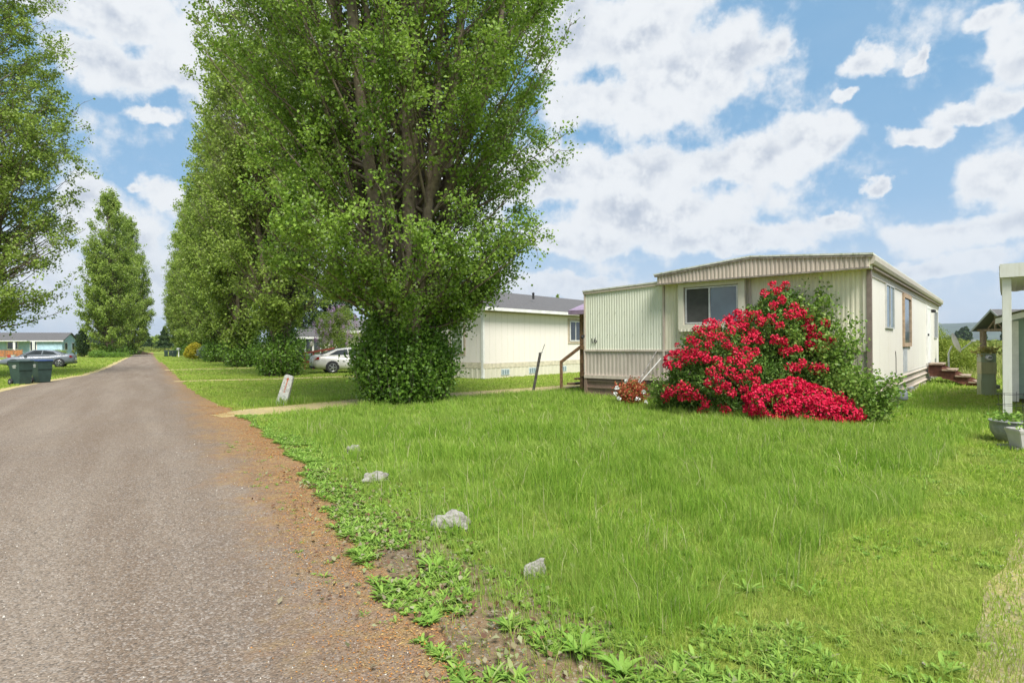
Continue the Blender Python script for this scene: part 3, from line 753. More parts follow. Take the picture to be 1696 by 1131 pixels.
main_prof = [(0, .4), (1.6, .9), (2.2, 1.6), (2.8, 2.6), (3.6, 3.4), (4.6, 3.65), (6, 3.9), (7.5, 4.3), (9.5, 4.7), (12, 4.8), (15, 4.4), (19, 3.4), (23, 1.8), (26.5, .3)]
main = make_poplar('nearest huge poplar with dark leafy sprouts hiding its foot, beside the dirt driveway', 11, 25, main_prof, 480, 12, 64, .079, 9, M_leaf_main,
            (-2.85, 15.2, 0), base=(230, 1.22, 3.3, .085, 120), hmin=1.7, hexp=1.35, cut=lambda e: not (e.z < 3.6 and e.x < .5), gap=.9, limbs=True)
mid_prof = [(0, .4), (1.8, .7), (3, 1.6), (5, 2.7), (8, 3.5), (12, 4.0), (16, 4.1), (20, 3.6), (23.5, 2.6), (26.5, .3)]
t2 = make_poplar('second poplar in the right row, light green sprouts round its foot', 23, 25, mid_prof, 400, 10, 30, .13, 6, M_leaf_mid,
            (-11.9, 29.6, 0), base=(150, 1.2, 3.4, .10, 60), hmin=1.7)
far_prof = [(0, .5), (1, 1.6), (2.5, 3.6), (5, 4.6), (9, 4.7), (14, 4.3), (19, 3.1), (22.5, 1.8), (26, .3)]
row_prof = [(0, .5), (2, 1.0), (4, 2.2), (7, 3.2), (11, 3.7), (16, 3.7), (20, 3.0), (23.5, 1.7), (26, .4)]
t3 = make_poplar('third poplar in the right row with dark dense lower leaves', 37, 25, row_prof, 380, 10, 18, .19, 5, M_leaf_mid,
            (-20.4, 43.6, 0), base=(110, 1.5, 3.2, .15, 30), hmin=1.2)
ords = ['fourth', 'fifth', 'sixth', 'seventh', 'eighth']
for i, y in enumerate((58.5, 74, 90, 108, 128)):
    c = copy_tree(t3); c.location = (7.2-.635*y, y, 0); c.rotation_euler = (0, 0, 1.3*(i+1)); s_ = [1.0, .95, 1.02, .97, .9][i]; c.scale = (s_, s_, s_*[1, 1.03, .95, 1.04, 1][i])
    c['label'] = ords[i] + ' poplar from the camera in the right row, %s' % ['behind the yellow shrub', 'overlapping its neighbours', 'deep in the row', 'near the far end of the row', 'last and smallest at the road end'][i]
# left side of the road
left_prof = [(0, .3), (1.6, .9), (2.4, 3.4), (4.5, 4.6), (8, 5.0), (13, 5.1), (18, 4.6), (22, 3.4), (26, .5)]
make_poplar('airy poplar at the left edge with branches hanging over the dark car', 51, 25, left_prof, 460, 11, 30, .125, 8, M_leaf_mid,
            (-27.7, 29.2, 0), hmin=2.3)
gx = G(180, 590)
tl = make_poplar('tall broad poplar standing alone left of the road beyond the blue house', 38, 25, far_prof, 420, 10, 20, .22, 5, M_leaf_mid,
            (-67.2, 96, 0), base=(90, 2.2, 2.6, .2, 20), hmin=.6)
tl.scale = (.97, .97, 1.12)
lp = [(183, 96, 1.12, 'tall broad poplar standing alone left of the road beyond the blue house'),
      (214, 122, 1.18, 'slimmer poplar just behind the tall one left of the road')]
for i, (px, y, s_, lab) in enumerate(lp[1:]):
    c = copy_tree(tl); c.location = ((px-848)/F*y, y, 0); c.rotation_euler = (0, 0, 2.2+i*1.4); c.scale = (s_*.86, s_*.86, s_*[1.0, 1.0][i]); c['label'] = lab

# generic round shrubs and small trees
def blob_points(n, ell, r, shell=.35):
    """points in the outer part of a union of ellipsoids: ell = [(c, r)]"""
    vol = np.array([e[1][0]*e[1][1]*e[1][2] for e in ell])**.67; vol /= vol.sum(); out = []; nrm = []
    for (c, rr), w in zip(ell, vol):
        m_ = int(n*w); d = unit(r.normal(size=(m_, 3))); q = 1-np.abs(r.normal(0, shell, m_)); q = np.clip(q, .1, 1.08)
        bump = 1 + .13*np.sin(d[:, 0]*7+c[0])*np.cos(d[:, 2]*6+c[1]) + .08*np.sin(d[:, 1]*13)
        out.append(np.array(c)+d*np.array(rr)*(q*bump)[:, None]); nrm.append(d)
    return np.concatenate(out), np.concatenate(nrm)
def shrub(name, label, cat, loc, ell, n, leaf, m, stems=8, seed=1, group=None, stem_h=.7, mbark=None, aspect=.6):
    t = thing(name, label, cat, loc, 0, group); r = np.random.default_rng(seed)
    pts, nr = blob_points(n, ell, r); ok = pts[:, 2] > .03
    s = MB()
    for i in range(stems):
        c, rr = ell[i % len(ell)]; e = Vector(c)+Vector(r.normal(0, .35, 3))*min(rr)
        s.tube([(r.normal(0, .12), r.normal(0, .12), 0), Vector((e.x*.4, e.y*.4, e.z*.5)), e], [.03*max(rr)+.004, .02*max(rr)+.003, .006], 5, False)
    s.build('stems', mbark or M_limb, t)
    leaf_obj('foliage', pts[ok], leaf, m, t, out=nr[ok], outw=.7, aspect=aspect, r=r)
    return t
M_con = leafmat('conifer_leaf', [(.03,.06,.02), (.05,.09,.028), (.07,.11,.03)], .15, .6)
M_yel = leafmat('yellow_bloom', [(.55,.45,.03), (.62,.52,.05), (.30,.34,.04)], .3, .5)
M_lime = leafmat('lime_leaf', [(.16,.24,.03), (.27,.34,.05), (.34,.38,.07)], .35, .5)
M_silver = leafmat('silver_leaf', [(.22,.27,.24), (.34,.38,.34), (.12,.18,.10)], .2, .6)
shrub('arborvitae', 'dark upright conifer beside the blue house gable', 'conifer', ((137-848)/F*98, 98, 0), [((0,0,2.0),(1.1,1.1,2.0)), ((0,0,3.6),(.7,.7,1.4))], 9000, .16, M_con, 3, 5)
d3 = 90
shrub('flowering_bush', 'bright yellow flowering bush below the right row of poplars', 'bush', ((320-848)/F*68, 68, 0), [((0,0,1.05),(.9,.8,.9)), ((.2,0,1.5),(.65,.6,.6)), ((-.5,0,.7),(.6,.6,.55))], 6000, .14, M_yel, 6, 6)
shrub('silver_shrub', 'silvery grey spiky shrub right of the yellow bush', 'bush', ((350-848)/F*66, 66, 0), [((0,0,.9),(1.7,1,.9)), ((1.2,0,.7),(1,.8,.7))], 5000, .18, M_silver, 6, 7)
shrub('dark_bush', 'dark green bush behind the silvery shrub', 'bush', ((372-848)/F*64, 64, 0), [((0,0,1.2),(2,1,1.3))], 5000, .18, M_leaf_base, 6, 8)
M_lil = leafmat('lilac_bloom', [(.50,.28,.52), (.64,.46,.64), (.40,.20,.42)], .3, .6)
lil = shrub('lilac_bush', 'lilac bush with purple bloom spikes behind the silver car', 'bush', ((560-848)/F*40, 40, 0), [((0,0,1.9),(1.5,1.2,1.6)), ((-.6,0,3.0),(1.0,.9,1.0)), ((.4,0,3.6),(.7,.7,.7))], 12000, .10, M_leaf_mid, 8, 9)
def lilac_bl():
    r = np.random.default_rng(3); pts, nr = blob_points(130, [((0,0,1.9),(1.6,1.3,1.7)), ((-.6,0,3.0),(1.1,1.0,1.1)), ((.4,0,3.6),(.75,.75,.75))], r, .05); ok = (pts[:, 2] > 1.4) & (nr[:, 1] < .4)
    Q = np.concatenate([p + r.normal(0, 1, (60, 3))*np.array([.06, .06, .12]) for p in pts[ok]]); leaf_obj('blooms', Q, .05, M_lil, lil, aspect=1, r=r)
lilac_bl()
shrub('hedge', 'low green hedge behind the silver car', 'hedge', ((527-848)/F*39, 39, 0), [((0,0,.5),(1.6,.6,.6)), ((1.4,.2,.5),(1.2,.6,.55))], 6000, .08, M_lime, 6, 19)
shrub('side_bush', 'yellow green bush behind the far end of the home with the steps', 'bush', (20.2, 26.6, 0), [((0,0,.8),(1.2,1.1,.9)), ((-.6,.5,1.5),(.9,.9,.85)), ((.9,.4,.5),(.8,.9,.6)), ((-1.0,.6,1.5),(.9,1.0,1.2))], 26000, .07, M_lime, 10, 10)
# tree that shows its tip above the neighbour's roof
sh = thing('young_tree', 'thin young tree whose tip shows above the neighbour roof', 'tree', P(926, 571, 47)*1.0); sh.location.z = 0
mb = MB(); mb.tube([(0,0,0),(0,.1,3),(-.1,.1,5.4)], [.07,.04,.012], 6); mb.build('trunk', M_bark, sh)
r_ = np.random.default_rng(4); tt = r_.uniform(.35, 1, 900)[:, None]; leaf_obj('crown', np.array([[0,0,1.5]])*(1-tt)+np.array([[-.1,.1,5.6]])*tt + r_.normal(0,1,(900,3))*np.array([[.3,.3,.2]])*(1.15-tt), .12, M_leaf_mid, sh)
# pine behind the blue-grey house
def pine(label, loc, H, R, seed, n=9000, lf=.3):
    t = thing('pine_tree', label, 'tree', loc, 0, 'conifers beyond the homes'); r = np.random.default_rng(seed)
    b = MB(); b.tube([(0,0,0),(0,0,H*.5),(0,0,H)], [H*.018, H*.012, .02], 7); b.build('trunk', M_bark, t)
    h = r.uniform(.14, 1, n)**.8; tier = (np.sin(h*H*4.0)*.5+.5)*.35+.65; q = R*(1-h)**.8*tier*np.sqrt(r.uniform(.15, 1, n)); a = r.uniform(0, 2*PI, n)
    leaf_obj('crown', np.stack([q*np.cos(a), q*np.sin(a), h*H-q*.15], 1), lf, M_con, t, aspect=.5, r=r)
    return t
pine('broad dark pine over the blue grey house', ((500-848)/F*62, 62, 0), 12, 4.2, 2, 12000)
pine('tall pine right of the blue grey house behind the lilac', ((556-848)/F*66, 66, 0), 13, 4.0, 3, 12000)
pine('dark conifer at the far end of the road, left of the bins', ((273-848)/F*190, 190, 0), 8.5, 4.0, 5, 5000, .6)
pine('dark conifer right of the two poplars beyond the gravel heap', ((238-848)/F*210, 210, 0), 10, 5.0, 6, 5000, .6)
shrub('round_tree', 'small pale round tree on the horizon beyond the road end', 'tree', ((258-848)/F*230, 230, 0), [((0,0,3),(3,3,3.2))], 3000, .7, M_leaf_mid, 4, 12)

# far wood, crops, hills
M_farwood = leafmat('far_wood_leaf', [(.03,.055,.02), (.05,.085,.03), (.07,.11,.035)], .1, .7)
def far_wood():
    r = np.random.default_rng(8); pts = []
    for i in range(420):
        a = r.uniform(-.95, .95); d = r.uniform(620, 760); H = r.uniform(7, 15); H = H*(1 if .655 < a < .715 or a < -.45 else .45); R = H*r.uniform(.22, .4); x, y = d*math.sin(a), d*math.cos(a)
        m_ = 260; h = r.uniform(0, 1, m_); q = R*np.sqrt(np.maximum(0, 1-h**1.5))*r.uniform(.4, 1, m_); b = r.uniform(0, 6.28, m_)
        pts.append(np.stack([x+q*np.cos(b), y+q*np.sin(b), h*H], 1))
    o = leaf_obj('distant_wood', np.concatenate(pts), 2.4, M_farwood, None, r=r); tag(o, 'dark line of far trees along the horizon', 'trees', kind='stuff')
far_wood()
def crops():
    r = np.random.default_rng(9); n = 90000; row = r.integers(0, 24, n); y = 105+row*6.0+r.normal(0, .45, n); x = r.uniform(-1.0, 1.0, n)*y*1.05
    c = x+.635*y; ok = ((c < -9) | (c > 10)) | (y > 185); x, y = x[ok], y[ok]
    z = r.uniform(.05, 1.75, len(x)) + .15*np.sin(x*.8)
    o = leaf_obj('crop_rows', np.stack([x, y, z], 1), .45, leafmat('crop_leaf', [(.13,.18,.035), (.22,.27,.05), (.30,.30,.09)], .3, .6), None, r=r); tag(o, 'green crop rows across the far field', 'crops', kind='stuff')
crops()
def hills():
    b = MB(); vs = []; fs = []; n = 160
    for i in range(n+1):
        a = -1.1+2.2*i/n; d = 4200
        h = 130 + 60*noise.noise(Vector((a*3, 0, 1))) + 22*noise.noise(Vector((a*11, 2, 1))) + 6*noise.noise(Vector((a*40, 2, 1)))
        if a < .3: h *= .35 + .65*max(0, (a+.2)/.5) if a > -.2 else .35
        for rr, hh in ((0, 0), (350, h*.6), (800, h), (1500, h*.5), (2200, 0)):
            vs.append(((d+rr)*math.sin(a), (d+rr)*math.cos(a), hh))
    for i in range(n):
        for j in range(4): q = i*5+j; fs.append((q, q+5, q+6, q+1))
    b.add(vs, fs); struct(b.build('hills', mat('hill_forest', (.05, .075, .045), .95, .3, .01), smooth=True))
hills()
gp = thing('gravel_heap', 'low brown heap of gravel where the road ends', 'gravel heap', ((229-848)/F*128, 128, 0))
mb = MB(); vs = []; fs = []
for i in range(9):
    for j in range(24):
        q = i/8; a = 2*PI*j/24; rr = q*(2.6+.5*wob(j, .5, 3)); vs.append((rr*math.cos(a)*1.3, rr*math.sin(a), .95*(1-q)**1.1*(1+.2*wob(j, .8, i))))
for i in range(8):
    for j in range(24): fs.append((i*24+j, i*24+(j+1)%24, (i+1)*24+(j+1)%24, (i+1)*24+j))
mb.add(vs, fs).build('heap', M_dirt, gp, smooth=True)

# ------------------------------------------------------------------ the mobile home (16)
def window(parent, axis, a0, a1, z0, z1, off, mframe, mglass, fw=.05, depth=.05, mull=None, hor=None, label=None, mglass2=None, sill=None):
    """axis 'x': face on plane y=off facing -y. axis 'y': plane x=off facing +x. axis '-x': plane x=off facing -x"""
    def bx(mb, p0, p1, q0, q1, o0, o1):    # along, z, out
        if axis == 'x': mb.box(p0, p1, off-o1, off-o0, q0, q1)
        elif axis == 'y': mb.box(off+o0, off+o1, p0, p1, q0, q1)
    f = MB(); bx(f, a0, a1, z0, z0+fw, .0, depth); bx(f, a0, a1, z1-fw, z1, .0, depth); bx(f, a0, a0+fw, z0+fw, z1-fw, .0, depth); bx(f, a1-fw, a1, z0+fw, z1-fw, .0, depth)
    if mull: bx(f, mull-.02, mull+.02, z0+fw, z1-fw, .0, depth*.9)
    if hor: bx(f, a0+fw, a1-fw, hor-.02, hor+.02, .0, depth*.88)
    w = f.build('window', mframe, parent)
    if label: w['label'] = label
    if mull and mglass2:
        g = MB(); bx(g, a0+fw, mull-.02, z0+fw, z1-fw, .004, .018); g.build('pane', mglass2, w)
        g = MB(); bx(g, mull+.02, a1-fw, z0+fw, z1-fw, .004, .018); g.build('pane', mglass, w)
    else:
        g = MB(); bx(g, a0+fw, a1-fw, z0+fw, z1-fw, .004, .018); g.build('pane', mglass, w)
    return w
def home16():
    t = thing('mobile_home', 'old pale green and cream single-wide mobile home numbered 16 behind the red rhododendron', 'mobile home', (HC[0], HC[1], 0), HROT)
    L = 16.4; XL, XM = -6.82, -4.46; SK = .66; TR = 1.33
    roofz = lambda x: np.interp(x, [-4.6, -2.2, .2], [3.20, 3.42, 3.22])
    # walls
    MB().ribs(XL, XM, 0, TR, lambda x: np.interp(x, [XL, XM], [2.93, 3.02]), .075, .008).build('front_wall', M_green_siding2, t)['label'] = 'pale mint ribbed wall panel of the addition'
    MB().ribs(XM, 0, .03, TR, 3.06, .088, .010).build('front_wall', M_green_siding, t)['label'] = 'yellow green ribbed front wall under the gable'
    MB().ribs(XL, XM, .004, SK, TR, .12, .008).build('lower_wall', M_tan2, t)
    MB().ribs(XM, 0, .034, SK, TR, .12, .008).build('lower_wall', M_tan2, t)
    b = MB(); b.box(XL-.01, XM, -.035, .0, TR-.02, TR+.025); b.box(XM, -.01, -.005, .03, TR-.02, TR+.025); b.box(XL-.02, 0, -.045, .02, SK-.09, SK); b.build('trim', M_tan, t)
    MB().box(XM-.02, XM+.02, -.03, .03, SK, 3.02).build('corner_strip', M_tan, t); MB().box(XL-.02, XL+.015, -.03, .02, SK, 2.93).build('corner_strip', M_tan, t); MB().box(-2.36, -2.31, -.02, .03, TR, 3.05).build('corner_strip', M_tan, t)
    # inner shell closes the volume
    b = MB(); b.box(XM, -.02, .06, L-.01, SK, 3.02); b.box(XL+.01, XM-.001, .03, 3.4, SK, 2.92); b.build('inner_wall', M_cream, t)
    # side wall: cream panels with seams
    b = MB(); x = 0
    n = 13
    for i in range(n):
        y0, y1 = .08+i*(L-.08)/n, .08+(i+1)*(L-.08)/n
        b.box(-.019, .0, y0, y1-.012, SK, 3.03)
        for j in range(1, 5): pass
    b.build('side_wall', M_cream, t)
    b = MB(); b.box(-.006, .02, .1, L, 2.86, 3.04); b.build('frieze', M_tan2, t)
    b = MB(); b.box(-.03, .055, -.03, .07, SK-.1, 3.0); b.build('downpipe', mat('dark_tan_pipe', (.20,.155,.13), .6), t)
    b = MB(); b.box(-.10, -.03, -.012, .028, TR, 3.0); b.build('corner_trim', M_cream_trim, t)
    # gable fascia, projecting .33
    b = MB(); b.ribs(-4.45, 0.06, -.33, 2.985, lambda x: float(roofz(x))-.02, .088, .022); b.build('gable', M_tan, t)
    b = MB(); b.prism([(-4.47, 2.98)] + [(x, float(roofz(x))-.03) for x in (-4.47, -2.2, .07)] + [(.07, 2.98)], -.325, .03); b.build('gable_soffit', M_green_siding, t)
    b = MB()
    for x0, x1 in ((-4.52, -2.2), (-2.2, .12)):
        z0, z1 = float(roofz(x0)), float(roofz(x1)); b.add([(x0,-.38,z0-.045),(x1,-.38,z1-.045),(x1,-.38,z1+.0),(x0,-.38,z0+.0),(x0,-.3,z0-.045),(x1,-.3,z1-.045),(x1,-.3,z1+.0),(x0,-.3,z0+.0)], [(0,1,2,3),(4,7,6,5),(0,4,5,1),(3,2,6,7),(1,5,6,2),(0,3,7,4)])
    b.box(-4.47, .07, -.365, -.33, 2.965, 3.0); b.build('gable_trim', mat('grey_brown_trim', (.27,.23,.19), .7, .25, 20), t)
    # roof
    b = MB(); xs = [-4.54, -3.4, -2.2, -1.0, .14]; ys = list(np.linspace(-.39, L+.15, 40)); vs = []; fs = []
    for y in ys:
        for x in xs: vs.append((x, y, float(roofz(x))+.035+.012*wob(y*3+x, 1.7, 2)))
        for x in xs: vs.append((x, y, float(roofz(x))+.001))
    m_ = len(xs)
    for i in range(len(ys)-1):
        for j in range(m_-1): q = i*2*m_+j; fs.append((q, q+1, q+1+2*m_, q+2*m_)); q += m_; fs.append((q, q+2*m_, q+1+2*m_, q+1))
        for j in (0, m_-1): q = i*2*m_+j; fs.append((q, q+2*m_, q+3*m_, q+m_))
    for e in (0, len(ys)-1):
        for j in range(m_-1): q = e*2*m_+j; fs.append((q, q+1, q+1+m_, q+m_))
    b.add(vs, fs).build('roof', M_roofedge, t)
    b = MB(); b.add([(XL-.05,-.06,2.965),(XM,-.06,3.06),(XM,3.5,3.06),(XL-.05,3.5,2.965),(XL-.05,-.06,3.0),(XM,-.06,3.095),(XM,3.5,3.095),(XL-.05,3.5,3.0)], [(0,3,2,1),(4,5,6,7),(0,1,5,4),(1,2,6,5),(2,3,7,6),(3,0,4,7)]); b.build('addition_roof', M_roofedge, t)
    b = MB(); b.add([(XL-.04,-.045,2.90),(XM,-.045,2.99),(XM,0,2.99),(XL-.04,0,2.90),(XL-.04,-.045,2.963),(XM,-.045,3.058),(XM,0,3.058),(XL-.04,0,2.963)], [(0,3,2,1),(4,5,6,7),(0,1,5,4),(1,2,6,5),(2,3,7,6),(3,0,4,7)]); b.build('addition_fascia', M_tan, t)
    # gutter and eave
    b = MB(); b.prism([(.02, 3.04), (.13, 3.06), (.16, 3.12), (.165, 3.215), (.02, 3.215)], -.30, L+.15); b.build('gutter', dirty_metal('beige_gutter', (.50,.45,.38), (.28,.24,.19), .6), t)
    b = MB(); b.box(.0, .10, .02, L+.1, 2.99, 3.037); b.build('eave_soffit', mat('soffit_brown', (.25,.2,.16), .8), t)
    # bay window
    bay = MB(); bay.box(-4.0, -3.86, -.17, .0, 1.85, 2.98); bay.box(-2.55, -2.40, -.17, .0, 1.85, 2.98); bay.box(-3.86, -2.55, -.17, .0, 2.87, 2.98); bay.box(-3.86, -2.55, -.17, .0, 1.85, 1.97)
    bb = bay.build('bay_frame', M_cream_trim, t, bevel=.006)
    w = window(bb, 'x', -3.84, -2.57, 1.985, 2.86, -.06, M_alu, M_glassb, .035, .05, mull=-3.24, mglass2=mat('dark_screen', (.06,.06,.055), .7))
    b = MB(); b.ribs(-3.98, -2.42, -.172, 1.80, 1.86, .09, .015); b.build('sill', M_cream_trim, bb)
    # side windows and door
    w = window(t, 'y', 2.1, 3.35, 1.83, 2.86, .0, M_alu, M_glassb, .03, .04, mull=2.75, label='first side window, bare aluminium frame'); 
    w = window(t, 'y', 5.1, 6.75, 1.38, 2.83, .0, mat('raw_wood_frame', (.42,.30,.20), .8, .2, 10), M_glassb, .11, .05, label='second side window with wide raw wood frame')
    MB().box(0, .012, 5.2, 6.0, SK+.02, 1.37).build('patch_panel', mat('grey_patch', (.42,.44,.46), .6, .15), t)
    w = window(t, 'y', 14.3, 15.6, 1.66, 2.72, .0, M_alu, M_glassb, .03, .04, mull=15.0, label='small side window beyond the door')
    b = MB(); b.box(.0, .04, 11.3, 11.38, .74, 2.78); b.box(.0, .04, 12.62, 12.70, .74, 2.78); b.box(.0, .04, 11.38, 12.62, 2.70, 2.78); dr = MB().box(.002, .03, 11.385, 12.615, .76, 2.695).build('door', M_white, t)
    b.build('door_frame', M_white, dr); MB().box(.03, .08, 11.46, 11.52, 1.72, 1.80).build('handle', M_dark, dr)
    b = MB(); b.lathe([(.05,0),(.08,.03),(.08,.09),(.03,.12)], 10, (.09, 12.95, 2.6)); b.box(.0, .09, 12.92, 12.98, 2.68, 2.72); b.build('wall_lamp', M_dark, t)
    b = MB(); b.lathe([(.03,0),(.05,.05),(.02,.1)], 8, (XL-.05, -.06, 1.66)); b.box(XL-.07, XL+.0, -.06, -.03, 1.71, 1.77); b.build('wall_lamp', M_dark, t)
    MB().tube([(.012, 3.75, .72), (.012, 3.75, 1.1), (.012, 3.68, 1.28)], .008, 5).build('cable', M_dark, t)
    # skirting: brown metal with horizontal ribs
    b = MB(); b.box(XL, 0, .03, .05, 0, SK-.09)
    for z in (.12, .30, .48): b.box(XL+.04, -.02, -.01, .03, z, z+.045)
    b.box(XL-.03, XL+.06, -.03, .05, 0, SK-.09); b.build('skirting', M_brown_skirt, t)
    b = MB(); b.box(-.04, -.021, .0, L-.2, 0, SK-.02); b.build('side_skirting', M_tan2, t)
    b = MB()
    for z, rr in ((.2, .03), (.42, .03), (.60, .035)): b.tube([(.0, .1, z), (.0, 5, z-.005), (.0, L-.3, z)], rr, 8)
    b.build('skirting_rib', M_tan, t)
    b = MB(); pts = list(np.linspace(.1, L-.2, 60))
    for i in range(59): b.add([(.004, pts[i], SK-.03+.02*wob(i, .9, 4)), (.004, pts[i+1], SK-.03+.02*wob(i+1, .9, 4)), (.018, pts[i+1], SK+.03), (.018, pts[i], SK+.03)], [(0,1,2,3)])
    b.build('skirting_trim', M_white, t)
    # number 16
    cu = bpy.data.curves.new('house_number', 'FONT'); cu.body = '16'; cu.size = .21; cu.extrude = .004
    o = bpy.data.objects.new('house_number', cu); C.objects.link(o); dg = bpy.context.evaluated_depsgraph_get(); me = bpy.data.meshes.new_from_object(o.evaluated_get(dg))
    bpy.data.objects.remove(o); me.materials.clear(); me.materials.append(M_dark); o = bpy.data.objects.new('house_number', me); C.objects.link(o); o.parent = t
    o.location = (-6.62, -.03, 1.52); o.rotation_euler = (rad(90), rad(-8), 0)
    # screws and vents
    b = MB()
    for z in (1.75, 2.35):
        for i in range(9): b.box(XL+.2+i*.26, XL+.212+i*.26, -.021, -.015, z, z+.012)
    b.build('screws', M_dark, t)['kind'] = 'stuff'
    return t
home16()
# porch beside it
def lpos(x, y, z=0): return Vector((HC[0] + x*math.cos(HROT) - y*math.sin(HROT), HC[1] + x*math.sin(HROT) + y*math.cos(HROT), z))
pr = thing('porch', 'small wooden porch with purple awning at the left end of home 16', 'porch', lpos(-6.86, 1.6), HROT)
b = MB(); b.box(-1.3, -.03, .1, 2.2, .50, .62)
for i in range(3): b.box(-1.3-.28*(i+1), -1.3-.28*i-.004, .2, 1.8, .50-.17*(i+1)+.04, .50-.17*(i+1)+.10)
b.build('deck', M_wood, pr)
for y in (.12, 2.1): MB().box(-1.3, -1.2, y, y+.09, 0, 2.45).build('post', M_wood, pr)
b = MB(); b.beam((-1.22, .1, 1.45), (-2.0, .1, .95), .06, .09); b.box(-2.05, -1.98, .07, .14, 0, .98); b.box(-1.29, -.05, .05, .11, 1.35, 1.45); b.build('handrail', M_wood, pr)
b = MB(); b.prismx([(-.15, 2.45), (-.15, 2.58), (1.1, 2.95), (2.4, 2.58), (2.4, 2.45)], -1.55, -.04); b.build('awning', mat('purple_awning', (.30, .22, .32), .5, .15), pr)
# two poles leaning on the front wall
for nm, a, b_, r0, m_, lab in (('leaning_pole', (-4.62, -.07, 1.32), (-5.25, -.55, .0), .017, mat('striped_pole', (.55,.52,.48), .5, col2=(.08,.06,.05), scale=9), 'dark and white taped pole leaning on the front wall'),
                            ('leaning_pole', (-4.50, -.07, 1.14), (-5.3, -.62, .0), .014, M_white, 'thin white pole leaning under the taped one')):
    A = lpos(a[0], a[1], a[2]); B = lpos(b_[0], b_[1], b_[2]); tag(MB().tube([A, B], r0, 8).build(nm, m_), lab, 'pole')
# back steps
st = thing('wooden_steps', 'red brown wooden steps with weathered treads at the side door', 'steps', lpos(.06, 11.3), HROT)
b = MB()
for i in range(4):
    z = .76-.2*i; MB().box(.02+i*.36, .42+i*.36, -.05, 1.35, z-.05, z).build('tread', mat('weathered_tread', (.33,.25,.18), .85, .25, 9), st)
for y in (0.0, 1.25):
    b.add([(0,y,.70),(.30,y,.70),(1.5,y,.06),(1.5,y,0),(1.1,y,0),(0,y,.42),(0,y+.05,.70),(.30,y+.05,.70),(1.5,y+.05,.06),(1.5,y+.05,0),(1.1,y+.05,0),(0,y+.05,.42)], [(0,1,2,3,4,5),(11,10,9,8,7,6),(0,6,7,1),(1,7,8,2),(2,8,9,3),(3,9,10,4),(4,10,11,5),(5,11,6,0)])
    for i in range(4): b.box(.03+i*.36, .39+i*.36, y, y+.05, .3-.08*i if i < 3 else .0, .705-.2*i)
b.build('stringer', M_woodred, st)
# satellite dish
dd = thing('satellite_dish', 'grey satellite dish on a short mast beyond the wooden steps', 'satellite dish', (17.2, 22.6, 0))
b = MB(); b.tube([(0,0,0),(0,0,1.05),(.1,-.05,1.35)], .03, 8); b.build('mast', M_steel, dd); MB().tube([(-.45,.1,0),(-.45,.1,.85)], .025, 8).build('brace_post', M_steel, dd)
vs = []; fs = []; ax = Vector((.85, -.42, .32)).normalized(); ux = ax.cross(Vector((0,0,1))).normalized(); uy = ux.cross(ax)
b = MB(); c0 = Vector((.14, -.08, 1.45))
for sgn in (0, 1):
    o_ = len(vs)
    for i in range(7):
        for j in range(24):
            q = i/6; a = 2*PI*j/24; p = c0 + ux*math.cos(a)*.36*q + uy*math.sin(a)*.40*q + ax*(.10*q*q - .012*sgn); vs.append(p)
    for i in range(6):
        for j in range(24): fs.append((o_+i*24+j, o_+i*24+(j+1)%24, o_+(i+1)*24+(j+1)%24, o_+(i+1)*24+j))
b.add(vs, fs).build('dish', mat('dish_grey', (.42,.43,.42), .5, .1), dd, smooth=True)
b = MB(); b.beam(c0-uy*.36+ax*.05, c0+ax*.62-uy*.1, .03); b.box(*(v for pr_ in zip((c0+ax*.62-uy*.1)-Vector((.05,.05,.04)), (c0+ax*.62-uy*.1)+Vector((.05,.05,.04))) for v in pr_)); b.build('feed_arm', M_steel, dd)
# electric meter pedestal
g = G(1638, 655)
pe = thing('meter_pedestal', 'faded green electric meter pedestal standing in the grass', 'electric meter', (g.x, g.y, 0), -.35)
M_ped = dirty_metal('faded_green_metal', (.34, .39, .26), (.20, .17, .08), .6)
M_ped2 = dirty_metal('faded_olive_metal', (.42, .40, .22), (.20, .17, .08), .6)
w_ = .175
MB().box(-w_, w_, 0, .30, 0, .46).build('cabinet', M_ped, pe, bevel=.006); MB().box(-w_+.01, w_-.01, .01, .29, .462, .60).build('breaker_recess', M_ped, pe)
MB().box(-w_, w_, -.02, .30, .602, .93).build('breaker_door', M_ped2, pe, bevel=.006); MB().box(-w_, w_, 0, .30, .934, 1.17).build('meter_box', M_ped, pe, bevel=.006)
b = MB(); b.lathe([(.085, 0), (.085, -.03), (.075, -.035)], 20, (0, 0, 1.05), 'y'); me_ = b.build('meter', M_steel, pe); MB().lathe([(.072, -.036), (.07, -.075), (.05, -.09)], 20, (0, 0, 1.05), 'y').build('meter_glass', mat('meter_face', (.62,.62,.60), .15), me_)
MB().box(-.04, .04, -.094, -.0905, 1.045, 1.075).build('dial', M_dark, me_)
MB().lathe([(.06,0),(.06,.1),(.03,.12)], 12, (.23, .1, .18)).build('conduit_box', mat('grey_plastic', (.22,.22,.21), .6), pe)
r_ = np.random.default_rng(44)
o = leaf_obj('ivy_tuft', r_.normal(0, 1, (350, 3))*np.array([[.14,.1,.06]]) + np.array([[0,.15,1.24]]), .06, leafmat('rusty_vine', [(.38,.24,.08), (.30,.32,.08), (.46,.36,.14)], .3, .6), None)
o.location = pe.location; o.rotation_euler = pe.rotation_euler; tag(o, 'rusty vine tuft growing on top of the meter pedestal', 'vine')
